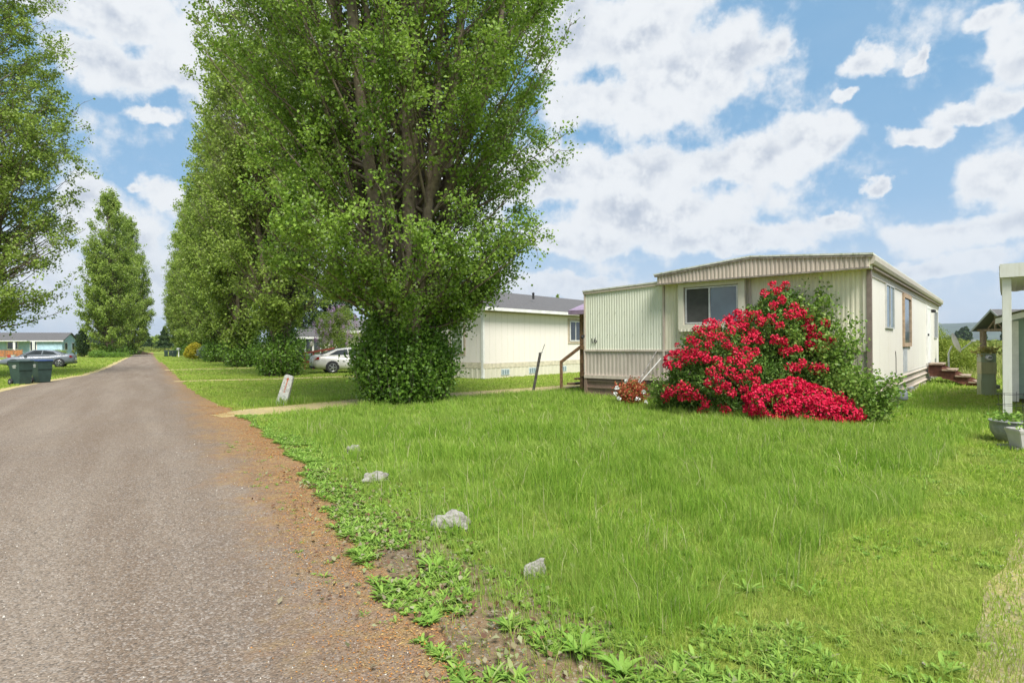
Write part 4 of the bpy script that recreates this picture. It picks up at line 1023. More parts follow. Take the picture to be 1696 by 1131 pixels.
# gas meter by the rhododendron
g = lpos(.22, 1.75)
gm = thing('gas_meter', 'grey gas meter and pipes at the side wall by the rhododendron', 'gas meter', g, HROT)
b = MB(); b.lathe([(.10,0),(.13,.03),(.13,.2),(.10,.23)], 16, (.12, 0, .22)); b.build('meter_body', mat('meter_grey', (.20,.215,.24), .6, .15), gm, smooth=True)
b = MB(); b.tube([(.05,0,0),(.05,0,.2),(.05,.0,.55),(.2,.0,.55),(.2,0,.45)], .022, 8); b.tube([(.12,.1,.5),(-.1,.15,.5)], .02, 8); b.lathe([(.07,0),(.07,.03),(.02,.05)], 12, (.3, 0, .48)); b.build('pipe', M_steel, gm)

# ------------------------------------------------------------------ rhododendron
M_rleaf = leafmat('rhododendron_leaf', [(.06,.13,.022), (.11,.21,.035), (.17,.28,.05)], .25, .35, pale=(.22,.32,.08))
M_rleaf2 = leafmat('currant_leaf', [(.10,.19,.03), (.17,.29,.045), (.25,.37,.07)], .36, .4, pale=(.30,.38,.12))
M_red = leafmat('crimson_petal', [(.30,.003,.025), (.54,.007,.042), (.72,.025,.075), (.42,.005,.034)], .18, .45)
M_redaz = leafmat('azalea_petal', [(.44,.004,.035), (.66,.010,.06), (.80,.035,.11)], .18, .45)
def truss(c, nrm, R, r, n=34):
    """a ball-shaped flower head: petals pointing outwards"""
    d = unit(r.normal(size=(n, 3)) + np.array(nrm)[None]*1.1); p = np.array(c)[None] + d*R*r.uniform(.45, 1.0, n)[:, None]
    return p, d
def petals(Pt, D, size, r):
    n = len(Pt); s = size*r.uniform(.7, 1.2, n)[:, None]; a = unit(np.cross(D, r.normal(size=(n, 3)))); b = np.cross(D, a)
    t = unit(D*.55 + a*.9); q = Pt + t*s; sd_ = unit(np.cross(t, D))*s*.5
    V = np.stack([Pt, Pt+t*s*.55+sd_+D*s*.12, q, Pt+t*s*.55-sd_+D*s*.12], 1).reshape(-1, 3); return V
def rhodo():
    # shape in world metres, relative to the foot
    foot = Vector((5.25, 12.25, 0)); D0 = 11.9
    def ep(px, py, rx, ry, dy, rd, dep=D0): 
        p = P(px, py, dep+dy) - foot; s = (dep+dy)/F; return (tuple(p), (rx*s, rd, ry*s))
    ell = [ep(1215, 628, 108, 62, .2, 1.0), ep(1190, 580, 62, 42, .35, .8), ep(1275, 560, 62, 62, .5, .8), ep(1290, 510, 34, 34, .5, .5), ep(1300, 630, 80, 62, .3, .95), ep(1140, 625, 32, 50, .4, .6), ep(1345, 575, 45, 60, .4, .7)]
    t = thing('rhododendron', 'big rhododendron covered in crimson flower heads in front of home 16', 'flowering bush', foot)
    r = np.random.default_rng(66); pts, nr = blob_points(30000, ell, r, .22); ok = pts[:, 2] > .12
    leaf_obj('foliage', pts[ok], .088, M_rleaf, t, out=nr[ok], outw=.7, aspect=.42, r=r)
    s = MB()
    for i in range(34):
        c, rr = ell[i % len(ell)]; e = Vector(c)+Vector(r.normal(0, .4, 3))*min(rr); s.tube([(r.normal(0,.25), r.normal(0,.15), 0), Vector((e.x*.5, e.y*.4, e.z*.45)), e], [.03, .02, .007], 5, False)
    s.build('stems', M_limb, t)
    # flower heads: on the surface, gathered as in the photo
    regs = [(1288,482,10,6,2),(1303,480,5,3,1),(1268,492,4,3,1),(1300,498,6,4,1),(1276,508,10,5,1),(1313,520,16,10,8),(1350,545,22,14,10),(1352,572,24,14,10),(1230,525,26,10,9),(1256,530,12,10,5),(1275,538,16,8,6),
            (1200,545,36,14,14),(1165,562,30,12,11),(1245,560,22,10,8),(1290,562,9,16,6),(1298,582,7,8,4),(1312,600,15,18,12),(1122,598,18,12,9),(1150,590,18,10,7),(1180,600,20,12,9),(1205,610,16,12,6),
            (1225,615,26,16,16),(1212,630,38,18,22),(1238,628,20,20,12),(1180,625,14,10,5),(1140,645,28,10,12),(1160,660,14,8,3),(1128,642,10,8,4),(1205,672,9,8,3),(1165,668,8,6,2),(1407,601,5,5,1),(1352,614,7,6,2),(1405,641,8,6,2),(1100,660,5,4,1),(1195,578,60,30,12)]
    V = []; 
    C_ = [np.array(c) for c, _ in ell]; Rr = [np.array(q) for _, q in ell]
    def surf(px, py):
        # walk from the eye along the sight line to the bush surface
        o_ = np.array((0, 0, EYE))-np.array(foot); d = np.array(P(px, py, 1.0))-np.array((0, 0, EYE)); best = None
        for c, q in zip(C_, Rr):
            oc = (o_-c)/q; dd_ = d/q; A = dd_@dd_; B = 2*oc@dd_; Cc = oc@oc-1; disc = B*B-4*A*Cc
            if disc > 0:
                tt = (-B-math.sqrt(disc))/(2*A)
                if best is None or tt < best[0]: best = (tt, (oc+dd_*tt)/q)
        if best is None: return np.array(P(px, py, 12.2)-foot), np.array((0, -.6, .6))
        return o_+d*best[0], best[1]/np.linalg.norm(best[1])
    placed = []
    for (px, py, rx, ry, n) in regs:
        for i in range(int(n*2.0)+1):
            a = r.uniform(0, 6.28); q = math.sqrt(r.random()); p, nn = surf(px+rx*q*math.cos(a), py+ry*q*math.sin(a))
            if any((p[0]-b_[0])**2+(p[1]-b_[1])**2+(p[2]-b_[2])**2 < .0205 for b_ in placed): continue
            placed.append(p)
            Pt, D = truss(p+nn*.07, nn, .112*r.uniform(.8, 1.15), r, 80); V.append(petals(Pt, D, .043, r))
    # the sides and back flower too
    bp, bn = blob_points(110, ell, r, .02)
    for p, n_ in zip(bp, bn):
        if n_[1] > .1 and p[2] > .4:
            Pt, D = truss(p, n_, .075, r, 40); V.append(petals(Pt, D, .036, r))
    V = np.concatenate(V); np_mesh('blooms', V, two_tri(V), M_red, t, 3)
    # azalea at its foot
    foot2 = G(1345, 706); foot2.y += .42; foot2.x += .03
    t2_ = thing('azalea', 'low mound of bright red azalea at the foot of the rhododendron', 'flowering bush', foot2)
    f0 = foot; foot = foot2
    dz = foot2.y; el2 = [((-.50,.05,.36),(.52,.42,.36)), ((.12,0,.30),(.60,.42,.36)), ((.64,-.05,.20),(.44,.36,.25)), ((-.15,.15,.52),(.45,.35,.28))]
    pts, nr = blob_points(6000, el2, r, .25); ok = pts[:, 2] > .03; leaf_obj('foliage', pts[ok], .05, M_rleaf, t2_, out=nr[ok], r=r, aspect=.45)
    s = MB()
    for i in range(14): c, rr = el2[i % 4]; s.tube([(r.normal(0,.1), r.normal(0,.1), 0), Vector(c)+Vector(r.normal(0,.15,3))], [.014, .006], 4, False)
    s.build('stems', M_limb, t2_)
    pts, nr = blob_points(1700, el2, r, .06); ok = (pts[:, 2] > .04); V = []
    for p, n_ in zip(pts[ok], nr[ok]):
        Pt, D = truss(p, n_, .04, r, 14); V.append(petals(Pt, D, .042, r))
    V = np.concatenate(V); np_mesh('blooms', V, two_tri(V), M_redaz, t2_, 3)
    return
rhodo()
# climbing shoots right of it
def shoots(name, label, cat, foot, n, reach, hts, leaf, m, seed, dens=70, sp=.06, lean=(0,0), sub=None, aspect=.85):
    t = thing(name, label, cat, foot); r = np.random.default_rng(seed); s = MB(); PP = []
    for i in range(n):
        a = r.uniform(0, 2*PI); q = reach*math.sqrt(r.random()); hh = r.uniform(*hts)*(1-.35*q/reach)
        p0 = Vector((math.cos(a)*q*.35, math.sin(a)*q*.35, 0)); p1 = Vector((math.cos(a)*q+lean[0], math.sin(a)*q+lean[1], hh)); md = p0.lerp(p1, .55)+Vector((0, 0, hh*.12))
        s.tube([p0, md, p1], [.009, .007, .003], 4, False)
        m_ = int(hh*dens); tt = r.uniform(.05, 1, m_)[:, None]; A, B, D = np.array(p0)[None], np.array(md)[None], np.array(p1)[None]
        c = A*(1-tt)**2 + 2*B*tt*(1-tt) + D*tt**2; PP.append(c + r.normal(0, sp, (m_, 3)))
    s.build('stems', mat('green_stem', (.14,.17,.06), .7), t); PP = np.concatenate(PP); PP = PP[PP[:, 2] > .03]
    leaf_obj('foliage', PP, leaf, m, t, aspect=aspect, r=r, droop=.1)
    return t
shoots('climbing_shrub', 'leafy green shrub with long shoots between the rhododendron and the home corner', 'shrub', Vector((6.25, 12.0, 0)), 95, .95, (1.0, 3.05), .07, M_rleaf2, 71, 80, .10)
shoots('climbing_shrub', 'looser green shrub spilling past the corner of the home towards the gas meter', 'shrub', Vector((6.62, 11.0, 0)), 105, .75, (.4, 1.25), .062, M_rleaf2, 72, 110, .10)
shoots('wild_shrub', 'bushy green growth at the left foot of the rhododendron', 'shrub', Vector((3.55, 12.6, 0)), 80, .6, (.5, 1.05), .05, M_rleaf2, 73, 120, .09)
ts = shoots('small_shrub', 'small red leaved shrub with a few white flowers left of the rhododendron', 'shrub', Vector((2.95, 14.1, 0)), 70, .42, (.35, .72), .045, leafmat('red_shrub_leaf', [(.42,.05,.03), (.50,.10,.06), (.22,.26,.06)], .3, .5), 74, 150, .06)
r_ = np.random.default_rng(12); M_wp = leafmat('white_petal', [(.75,.75,.72), (.8,.8,.8)], .2, .5)
for (x, y, z) in ((-.42,-.2,.45), (-.45,-.2,.30), (.05,-.4,.20), (.18,-.42,.36), (-.22,-.35,.62), (.24,-.35,.12), (-.38,-.3,.2)):
    Pt, D = truss((0, 0, 0), (0, -1, .3), .02, r_, 14); V = petals(Pt, D, .055, r_)
    o = np_mesh('white_flower', V, two_tri(V), M_wp, ts, 3); o.location = (x, y, z)

# ------------------------------------------------------------------ neighbour home
def home2():
    t = thing('neighbour_home', 'white neighbour mobile home with grey shingle roof behind the leaning dark post', 'mobile home', (H2C[0], H2C[1], 0), HROT)
    L, Wd = 18.0, 7.5; EV = 3.3; RG = 4.45; SK = .52; v = VD; u = UD
    b = MB(); b.prism([(-Wd, SK), (0, SK), (0, EV), (-Wd/2, RG-.08), (-Wd, EV)], .0, L); b.build('wall', M_white_siding, t)
    b = MB()
    for i in range(1, 44): b.box(.0, .004, i*.41, i*.41+.012, SK, EV-.02)
    for i in range(1, 18): b.box(-i*.41-.012, -i*.41, -.004, .0, SK, EV-.02)
    b.build('siding_seams', mat('siding_seam', (.66,.62,.52), .7), t)
    b = MB(); b.ribs(-Wd-.01, .01, -.02, 0, SK, .3, .015, .8); b.build('skirting', M_cream_trim, t)
    b = MB(); b.ribs(-.01, L, .02, 0, SK, .3, .012, .8, axis='y'); b.build('skirting', M_cream_trim, t)
    b = MB(); b.box(-Wd-.02, .035, -.035, -.021, SK-.05, SK+.22); b.box(.021, .038, -.03, L, SK-.05, SK+.17); b.build('band_board', mat('beige_band', (.60,.54,.41), .7), t)
    b = MB()
    for sgn in (-1, 1):
        xa, xb = (-Wd/2, .35) if sgn > 0 else (-Wd/2, -Wd-.35); zb = RG-(RG-EV)*(Wd/2+.35)/(Wd/2)
        b.add([(xa,-.35,RG),(xb,-.35,zb),(xb,L+.3,zb),(xa,L+.3,RG),(xa,-.35,RG-.1),(xb,-.35,zb-.1),(xb,L+.3,zb-.1),(xa,L+.3,RG-.1)], [(0,1,2,3),(7,6,5,4),(0,4,5,1),(1,5,6,2),(2,6,7,3),(3,7,4,0)])
    rf = b.build('roof', M_shingle, t); MB().lathe([(.06,0),(.06,.28),(.09,.3),(.02,.36)], 8, (-1.6, 5.6, 3.95)).build('roof_vent', M_dark, rf)
    b = MB(); zb = RG-(RG-EV)*(Wd/2+.35)/(Wd/2); b.box(.30, .42, -.36, L+.3, zb-.16, zb-.02); b.build('gutter', M_white, t)
    b = MB(); b.box(.004, .30, -.3, L+.2, zb-.19, zb-.165); b.box(.004, .025, 0, L, EV-.32, EV-.08); b.build('soffit', mat('beige_soffit', (.36,.31,.24), .8), t)
    b = MB(); b.box(-.09, .03, -.04, .05, .05, EV-.1); b.box(-.06, .045, -.1, .03, .03, .12); b.build('downpipe', M_white, t)
    # gable window
    a0, h1 = onL(748, 528, H2C, u); a1, h0 = onL(768, 585, H2C, u); a0, a1 = -max(a0, a1), -min(a0, a1)
    window(t, 'x', a0-.12, a1+.12, 1.05, 2.65, -.004, mat('beige_window_trim', (.48,.40,.30), .7), M_curtain, .09, .03, label='gable window with beige trim')
    window(t, 'x', a0, a1, 1.14, 2.56, -.024, M_white, M_curtain, .05, .03, hor=1.78, label='inner white sash of the gable window')
    a0, h1 = onL(943, 531, H2C, v); a1, h0 = onL(960, 566, H2C, v)
    window(t, 'y', a0-.15, a1+.25, h0-.1, h1+.12, .004, mat('beige_window_trim', (.48,.40,.30), .7), M_glass, .12, .03, label='long side window with beige trim')
    window(t, 'y', a0, a1+.1, h0+.03, h1-.02, .020, M_white, M_glass, .05, .035, mull=(a0+a1)/2+.05, label='inner white sash of the long side window')
    for px in (836, 881, 932, 968):
        a, h = onL(px, 615, H2C, v); vv = MB(); vv.box(.034, .05, a-.28, a+.28, .13, .40)
        o = vv.build('skirt_vent', mat('pale_blue_vent', (.50,.58,.60), .6, .2, 20), t)
        s = MB(); 
        for j in range(3): s.box(.05, .056, a-.22+j*.17, a-.12+j*.17, .17, .36)
        s.build('louvre', mat('vent_slot', (.20,.26,.28), .7), o)
home2()
# leaning dark post
g = G(883, 649); b = MB(); tp = P(895, 584, g.y+.05); b.beam(g, tp, .085, .085); o = thing('leaning_post', 'dark leaning fence post with a thin rod at its top, on the lawn', 'post', g)
b = MB(); b.beam((0,0,0), tp-g, .085, .085); b.build('post_shaft', mat('dark_post', (.06,.055,.045), .8, .3, 12), o)
b = MB(); d_ = tp-g; b.tube([d_-Vector((0,0,.05)), d_+Vector((.08,0,.1)), d_+Vector((.14,0,.27))], .012, 6); b.beam(d_+Vector((-.06,0,-.03)), d_+Vector((.08,0,.02)), .03); b.build('rod', M_steel, o)
# concrete marker with orange marks
g = G(466, 670); tp = P(480, 621.5, g.y); mk = thing('concrete_marker', 'leaning pale concrete marker post with faded orange arrow beside the dirt driveway', 'marker post', g)
d_ = tp-g; ang = math.atan2(d_.x, d_.z); hgt = d_.length
b = MB(); b.box(-.15, .15, -.06, .06, -.05, .05); b.v = []; b.f = []
b.add([(-.14,-.07,-.06),(.14,-.07,-.06),(.14,.07,-.06),(-.14,.07,-.06),(-.115,-.05,hgt-.05),(.115,-.05,hgt-.05),(.115,.05,hgt-.05),(-.115,.05,hgt-.05),(-.09,-.04,hgt),(.09,-.04,hgt),(.09,.04,hgt),(-.09,.04,hgt)],
      [(0,3,2,1),(0,1,5,4),(1,2,6,5),(2,3,7,6),(3,0,4,7),(4,5,9,8),(5,6,10,9),(6,7,11,10),(7,4,8,11),(8,9,10,11)])
M_conc = mat('pale_concrete', (.60,.59,.55), .85, .2, 14, bump=.5)
o = b.build('stone', M_conc, mk, bevel=.008); o.rotation_euler = (0, ang, 0)
M_or = mat('orange_paint', (.62,.16,.06), .7, .25, 40)
b = MB(); yf = lambda z: -.0705+.02*(z+.06)/(hgt+.01)-.0035
def fl(poly): 
    b.add([(x, yf(z), z) for x, z in poly], [tuple(range(len(poly)))])
fl([(-.012,.52),(.012,.52),(.012,.70),(-.012,.70)]); fl([(-.045,.68),(.045,.68),(0,.735)]); fl([(-.03,.66),(-.012,.665),(-.012,.672),(-.04,.675)])
for i, (w0, z) in enumerate(((.022,.48),(.018,.445),(.024,.41),(.016,.375),(.022,.34))): fl([(-w0,z),(w0,z+.004),(w0,z+.02),(-w0,z+.016)])
b.build('orange_mark', M_or, o)
# ------------------------------------------------------------------ rocks
def rock(label, px, py, size, sc, seed, rz=0, spike=0):
    g = G(px, py); bm = bmesh.new(); bmesh.ops.create_icosphere(bm, subdivisions=4, radius=1)
    for v in bm.verts:
        n_ = noise.fractal(v.co*1.1+Vector((seed*7, 0, 0)), 1.0, 2.0, 5); q = 1+.42*n_
        cell = noise.cell(v.co*2+Vector((seed, 0, 0)))*.08
        v.co *= q+cell*.4
        if spike: v.co.x += spike*max(0, v.co.z)**1.5*.5; v.co.z *= 1.15
        v.co = Vector((v.co.x*sc[0], v.co.y*sc[1], v.co.z*sc[2]))*size
        v.co += v.co.normalized()*noise.noise(v.co*30)*.006
    me = bpy.data.meshes.new('rock'); bm.to_mesh(me); bm.free(); me.materials.append(M_rock)
    o = bpy.data.objects.new('rock', me); C.objects.link(o); o.location = (g.x, g.y, size*sc[2]*.30); o.rotation_euler = (0, 0, rz); tag(o, label, 'rock', 'rocks along the lawn edge')
rock('farthest small brownish rock of the four on the lawn edge', 585, 750, .12, (1, .8, .70), 1)
rock('flat white rock second farthest along the lawn edge', 622, 800, .145, (1, .8, .60), 2.3, .3)
rock('largest grey white rock in the middle of the lawn edge', 745, 874, .155, (1, .75, .68), 3.1, .1)
rock('nearest pointed white rock half hidden in long grass', 885, 955, .075, (1.0, .5, 1.0), 4.7, .5, .6)

# ------------------------------------------------------------------ trash carts
def cart(label, loc, rz, col, group, lid=None):
    t = thing('trash_cart', label, 'trash cart', loc, rz, group)
    m = mat('cart_green', col, .5, .1, 4, spec=.4)
    b = MB(); vs = []; 
    secs = [(0, .25, .27), (.35, .28, .31), (.92, .32, .37), (.97, .34, .39), (1.0, .34, .39)]
    for z, wx, wy in secs:
        for sx, sy in ((-1,-1),(1,-1),(1,1),(-1,1)): vs.append((sx*wx, sy*wy + (.02 if z > .9 else 0), z+.03))
    fs = [(3,2,1,0)] + [(i*4+j, i*4+(j+1)%4, (i+1)*4+(j+1)%4, (i+1)*4+j) for i in range(4) for j in range(4)] + [(16,17,18,19)]
    b.add(vs, fs).build('body', m, t, bevel=.02)
    b = MB(); b.add([(-.36,-.40,1.032),(.36,-.40,1.032),(.36,.42,1.032),(-.36,.42,1.032),(-.33,-.36,1.09),(.33,-.36,1.09),(.33,.40,1.11),(-.33,.40,1.11)], [(3,2,1,0),(4,5,6,7),(0,1,5,4),(1,2,6,5),(2,3,7,6),(3,0,4,7)])
    b.build('lid', mat('cart_lid_blue', (.03,.06,.16), .5, .1) if lid else mat('cart_lid', (.035,.06,.055), .5, .1), t, bevel=.012)
    MB().tube([(-.3,.45,1.02),(.3,.45,1.02)], .022, 8).build('handle', m, t)
    MB().box(-.335, .335, -.362, -.34, .66, .69).build('catch_bar', m, t)
    for s_ in (-1, 1):
        w = MB().lathe([(.06,-.03),(.13,-.03),(.14,-.015),(.14,.015),(.13,.03),(.06,.03)], 20, (0,0,0), 'y').build('wheel', M_dark, t); w.location = (s_*.31, .27, .14); w.rotation_euler = (0, 0, PI/2)
        h = MB().lathe([(.055,-.034),(.06,.034)], 12, (0,0,0), 'y').build('hub', mat('hub_grey', (.2,.2,.2), .5), w)
    # printed mark on the side: an oval with letters and a line of letters below it
    b = MB(); n = 20; X_ = lambda z: -(.281+(z-.38)*.0702)-.004
    for i in range(n):
        a0, a1 = 2*PI*i/n, 2*PI*(i+1)/n
        if i in (2, 3, 12): continue
        b.add([(X_(.84+q*math.sin(a_)), p*math.cos(a_), .84+q*math.sin(a_)) for a_, p, q in ((a0,.13,.055),(a1,.13,.055),(a1,.115,.045),(a0,.115,.045))], [(0,1,2,3)])
    for i in range(6): b.box(X_(.84)-.003, X_(.84), -.085+i*.03, -.067+i*.03, .82, .86-.01*(i % 2))
    for i in range(7): b.box(X_(.75)-.003, X_(.75), -.095+i*.028, -.079+i*.028, .745, .768)
    b.build('logo', M_white, t)
    return t
ang = .18
c1 = cart('nearer left dark green wheeled trash cart at the road edge', G(34, 636.8)+Vector((-.05,.1,0)), 1.30, (.035,.065,.055), 'trash carts at the left edge of the road')
c2 = cart('right hand dark green trash cart with a blue lid, partly behind the other one', G(60, 634.5)+Vector((.0,.3,0)), 1.12, (.035,.065,.055), 'trash carts at the left edge of the road', 1)
c1.scale = (.86, .86, .92); c2.scale = (.86, .86, .92)
for i, (px, y, lab) in enumerate(((275, 96, 'left one of three far trash carts by the road end'), (289, 92, 'nearest right one of three far trash carts by the road end'), (283.5, 99, 'middle one of three far trash carts by the road end'))):
    c = copy_tree(c1); c.location = ((px-848)/F*y, y, 0); c.rotation_euler = (0, 0, .6+.2*i); c['label'] = lab; c['group'] = 'far trash carts'
# mailbox
mx = thing('mailbox', 'white mailbox on a post beside the far trash carts', 'mailbox', ((296-848)/F*90, 90, 0)); MB().box(-.06,.06,-.06,.06,0,1.1).build('post', M_white, mx)
b = MB(); b.prismx([(-.25,1.1),(-.25,1.3),(-.15,1.42),(.15,1.42),(.25,1.3),(.25,1.1)], -.2, .2); b.build('box', mat('mailbox_grey', (.42,.43,.45), .4), mx)

# ------------------------------------------------------------------ cars
def car(name, label, loc, rz, paint, L=4.7, Wd=1.84, Hh=1.4, coupe=True, rimcol=(.5,.5,.52)):
    t = thing(name, label, 'car', loc, rz)       # +x is the nose
    k = L/4.7; hb = Wd/2; m = mat(name+'_paint', paint, .4, .05, 3, metal=.2, coat=.35)
    # stations from tail (-x) to nose: x, bottom, belt/top height, half width
    stn = [(-2.35,.42,.78,.62),(-2.30,.34,.94,.76),(-2.15,.26,1.02,.84),(-1.8,.22,1.04,.89),(-1.35,.20,1.00,.92),(-.6,.18,.93,.92),(.3,.18,.92,.91),(.95,.19,.93,.90),(1.5,.21,.84,.88),(1.95,.24,.74,.84),(2.2,.28,.64,.76),(2.33,.36,.52,.6)]
    b = MB(); vs = []; fs = []
    for x, z0, z1, hw in stn:
        x *= k; hw *= hb/.92; dz = z1-z0
        sec = [(0,z0),(hw*.80,z0),(hw*.97,z0+.10*dz+.02),(hw,z0+.38*dz),(hw*.985,z0+.62*dz),(hw*.95,z0+.86*dz),(hw*.86,z0+.97*dz),(0,z1+.03)]
        vs += [(x,y,z) for y,z in sec] + [(x,-y,z) for y,z in reversed(sec[1:-1])]
    n = 14
    for i in range(len(stn)-1):
        for j in range(n): fs.append((i*n+j, i*n+(j+1)%n, (i+1)*n+(j+1)%n, (i+1)*n+j))
    fs.append(tuple(range(n))); fs.append(tuple((len(stn)-1)*n+j for j in range(n)))
    body = b.add(vs, fs).build('body', m, t, smooth=True)
    # cabin
    if coupe: gb = [(-1.75,1.02),(-1.05,1.30),(-.35,Hh-.01),(.25,Hh-.02),(1.15,.93)]
    else: gb = [(-1.95,1.02),(-1.15,1.34),(-.45,Hh),(.15,Hh-.02),(1.05,.93)]
    b = MB(); vs = []; fs = []
    ext = [(-1.3,.0)]
    for x, zr in gb:
        zb = .9 if zr > 1.1 else zr-.03; wb = hb*.93; wr = hb*(.80 if zr > 1.1 else .88)
        vs += [(x*k, wb, zb), (x*k, wr, zr-.03), (x*k, wr*.85, zr), (x*k, -wr*.85, zr), (x*k, -wr, zr-.03), (x*k, -wb, zb)]
    for i in range(len(gb)-1):
        for j in range(5): fs.append((i*6+j, i*6+j+1, (i+1)*6+j+1, (i+1)*6+j))
    fs.append((0,1,2,3,4,5)); q = (len(gb)-1)*6; fs.append((q,q+1,q+2,q+3,q+4,q+5)); b.add(vs, fs).build('roof', m, t, smooth=False)
    # glass, set 6 mm proud
    def side_glass(poly):
        o = None
        for s_ in (-1, 1):
            g = MB(); pts = []
            for x, z in poly:
                f = (z-.9)/(Hh-.03-.9); w = hb*(.93+(.80-.93)*f)+.008; pts.append((x*k, s_*w, z))
            g.add(pts, [tuple(range(len(pts)))]); g.build('side_window', MATS['window_glass'], t)
    if coupe: side_glass([(-1.25,1.02),(-1.0,1.22),(-.40,1.335),(-.32,1.02)]); side_glass([(-.26,1.02),(-.32,1.335),(.20,1.325),(.80,1.01)])
    else: side_glass([(-1.55,1.03),(-1.12,1.27),(-.62,1.335),(-.56,1.02)]); side_glass([(-.50,1.02),(-.55,1.345),(.10,1.335),(.80,1.01)])
    (xa, za), (xb, zb) = gb[0], gb[1]; g = MB(); g.add([(xa*k+.06,hb*.78,za+.045),(xa*k+.06,-hb*.78,za+.045),(xb*k,-hb*.58,zb+.008),(xb*k,hb*.58,zb+.008)], [(0,1,2,3)]); g.build('rear_window', MATS['window_glass'], t)
    (xa, za), (xb, zb) = gb[-1], gb[-2]; g = MB(); g.add([(xa*k-.06,hb*.80,za+.055),(xa*k-.06,-hb*.80,za+.055),(xb*k+.05,-hb*.58,zb-.01),(xb*k+.05,hb*.58,zb-.01)], [(0,1,2,3)]); g.build('windscreen', MATS['window_glass'], t)
    for sx in (-1.38, 1.42):
        for s_ in (-1, 1):
            a = MB(); n_ = 18; vs = [(sx*k+.375*math.cos(PI*2*i/n_), s_*(hb*.985+.012), max(.2, .33+.375*math.sin(PI*2*i/n_))) for i in range(n_)]; a.add(vs, [tuple(range(n_))]); a.build('wheel_arch', M_dark, t)
            w = MB().lathe([(.20,-.10),(.31,-.10),(.33,-.07),(.33,.07),(.31,.10),(.20,.10)], 28, (0,0,0), 'y').build('wheel', M_dark, t); w.location = (sx*k, s_*(hb*.93), .33)
            r1 = MB(); r1.tube([(.21*math.cos(q_), s_*.105, .21*math.sin(q_)) for q_ in np.linspace(0, 2*PI, 25)], .014, 5, False)
            for q in range(5):
                a_ = 2*PI*q/5; r1.beam((.03*math.cos(a_), s_*.115, .03*math.sin(a_)), (.205*math.cos(a_), s_*.11, .205*math.sin(a_)), .05, .02, (0,1,0))
            r1.lathe([(.05,-.01),(.04,.012)], 12, (0, s_*.125, 0), 'y'); r1.build('rim', mat('rim_alloy', rimcol, .3, .05, metal=.8), w)
    for s_ in (-1, 1):
        lb = MB(); lb.add([(-2.30*k,s_*.45,.90),(-2.27*k,s_*.70,.90),(-2.02*k,s_*.905*hb/.92,.93),(-2.02*k,s_*.905*hb/.92,.80),(-2.27*k,s_*.74,.76),(-2.33*k,s_*.45,.76)], [(0,1,2,5),(2,3,4,5)])
        lb.v = [(x-.02, y*1.03, z) for x, y, z in lb.v]; lb.build('tail_lamp', mat('red_lens', (.35,.01,.015), .2), t)
        hl = MB().box(2.02*k, 2.27*k, s_*.42-.12, s_*.42+.2*s_+.05, .56, .66).build('headlight', mat('lamp_lens', (.6,.6,.6), .1), t)
        MB().box(.62*k, .80*k, s_*(hb+.03)-.06, s_*(hb+.03)+.06, .95, 1.06).build('mirror', m, t, bevel=.01)
    MB().box(-2.40*k, -2.30*k, -.26, .26, .58, .70).build('number_plate', mat('plate', (.6,.62,.66), .5), t)
    MB().box(-2.36*k, -2.22*k, -.72, .72, .28, .40).build('rear_valance', M_dark, t, bevel=.01)
    return t
M_glass_car = glassmat('car_glass', (.03,.035,.04), .15); M_glass_car.node_tree.nodes['Principled BSDF'].inputs['Specular IOR Level'].default_value = .35
MATS['window_glass'] = M_glass_car
g = P(62, 607, 46)
an = math.atan2(-.50, -.866)
car('parked_car', 'dark blue grey coupe parked nose away on the grass behind the trash carts', (-37.6, 45.6, 0), an, (.17, .19, .225))
an = math.atan2(.44, .9)
car('silver_car', 'silver sedan parked behind the nearest poplar, tail to the left', (-9.05, 33.3, 0), an, (.62, .60, .57), 5.0, 1.85, 1.42, coupe=False)

# ------------------------------------------------------------------ far buildings on the left
def simple_home(label, o2, d1, L, Wd, EV, RG, mw, mr, name='house', porch=False):
    """o2: corner; d1: unit direction of the long wall (local +x); body lies on local +y side"""
    t = thing(name, label, 'house', (o2[0], o2[1], 0), math.atan2(d1[1], d1[0]))
    b = MB(); b.prismx([(0, 0), (Wd, 0), (Wd, EV), (Wd/2, RG-.1), (0, EV)], 0, L); b.build('wall', mw, t)
    b = MB(); ov = .4
    for s_ in (0, 1):
        ya, yb = Wd/2, (-ov if s_ == 0 else Wd+ov); zb = RG-(RG-EV)*(Wd/2+ov)/(Wd/2)
        b.add([(-.3,ya,RG),(L+.3,ya,RG),(L+.3,yb,zb),(-.3,yb,zb),(-.3,ya,RG-.12),(L+.3,ya,RG-.12),(L+.3,yb,zb-.12),(-.3,yb,zb-.12)], [(0,1,2,3),(7,6,5,4),(0,4,5,1),(1,5,6,2),(2,6,7,3),(3,7,4,0)])
    b.build('roof', mr, t); zb = RG-(RG-EV)*(Wd/2+ov)/(Wd/2); MB().box(-.3, L+.3, -ov-.04, -ov-.002, zb-.2, zb-.0).build('gutter', M_white, t)
    return t
M_blue = mat('light_blue_siding', (.44, .62, .74), .7, .1, 2)
bo = Vector(((103-848)/F*100, 100, 0)); gd = Vector((-.35, .94, 0)).normalized(); ld = Vector((-gd.y, gd.x, 0))   # gable direction, long wall direction (leftwards)
Lh = 24; o2 = bo + ld*Lh
bh = simple_home('light blue single storey house with grey roof and white porch posts', (o2.x, o2.y), (-ld.x, -ld.y), Lh, 7.2, 3.0, 4.3, M_blue, M_shingle)
def bwin(x0, x1, z0, z1, mg=None):
    f = MB(); f.box(x0-.14, x1+.14, -.05, -.01, z0-.14, z1+.14); o = f.build('window', M_white, bh); MB().box(x0, x1, -.07, -.052, z0, z1).build('pane', mg or M_glass, o)
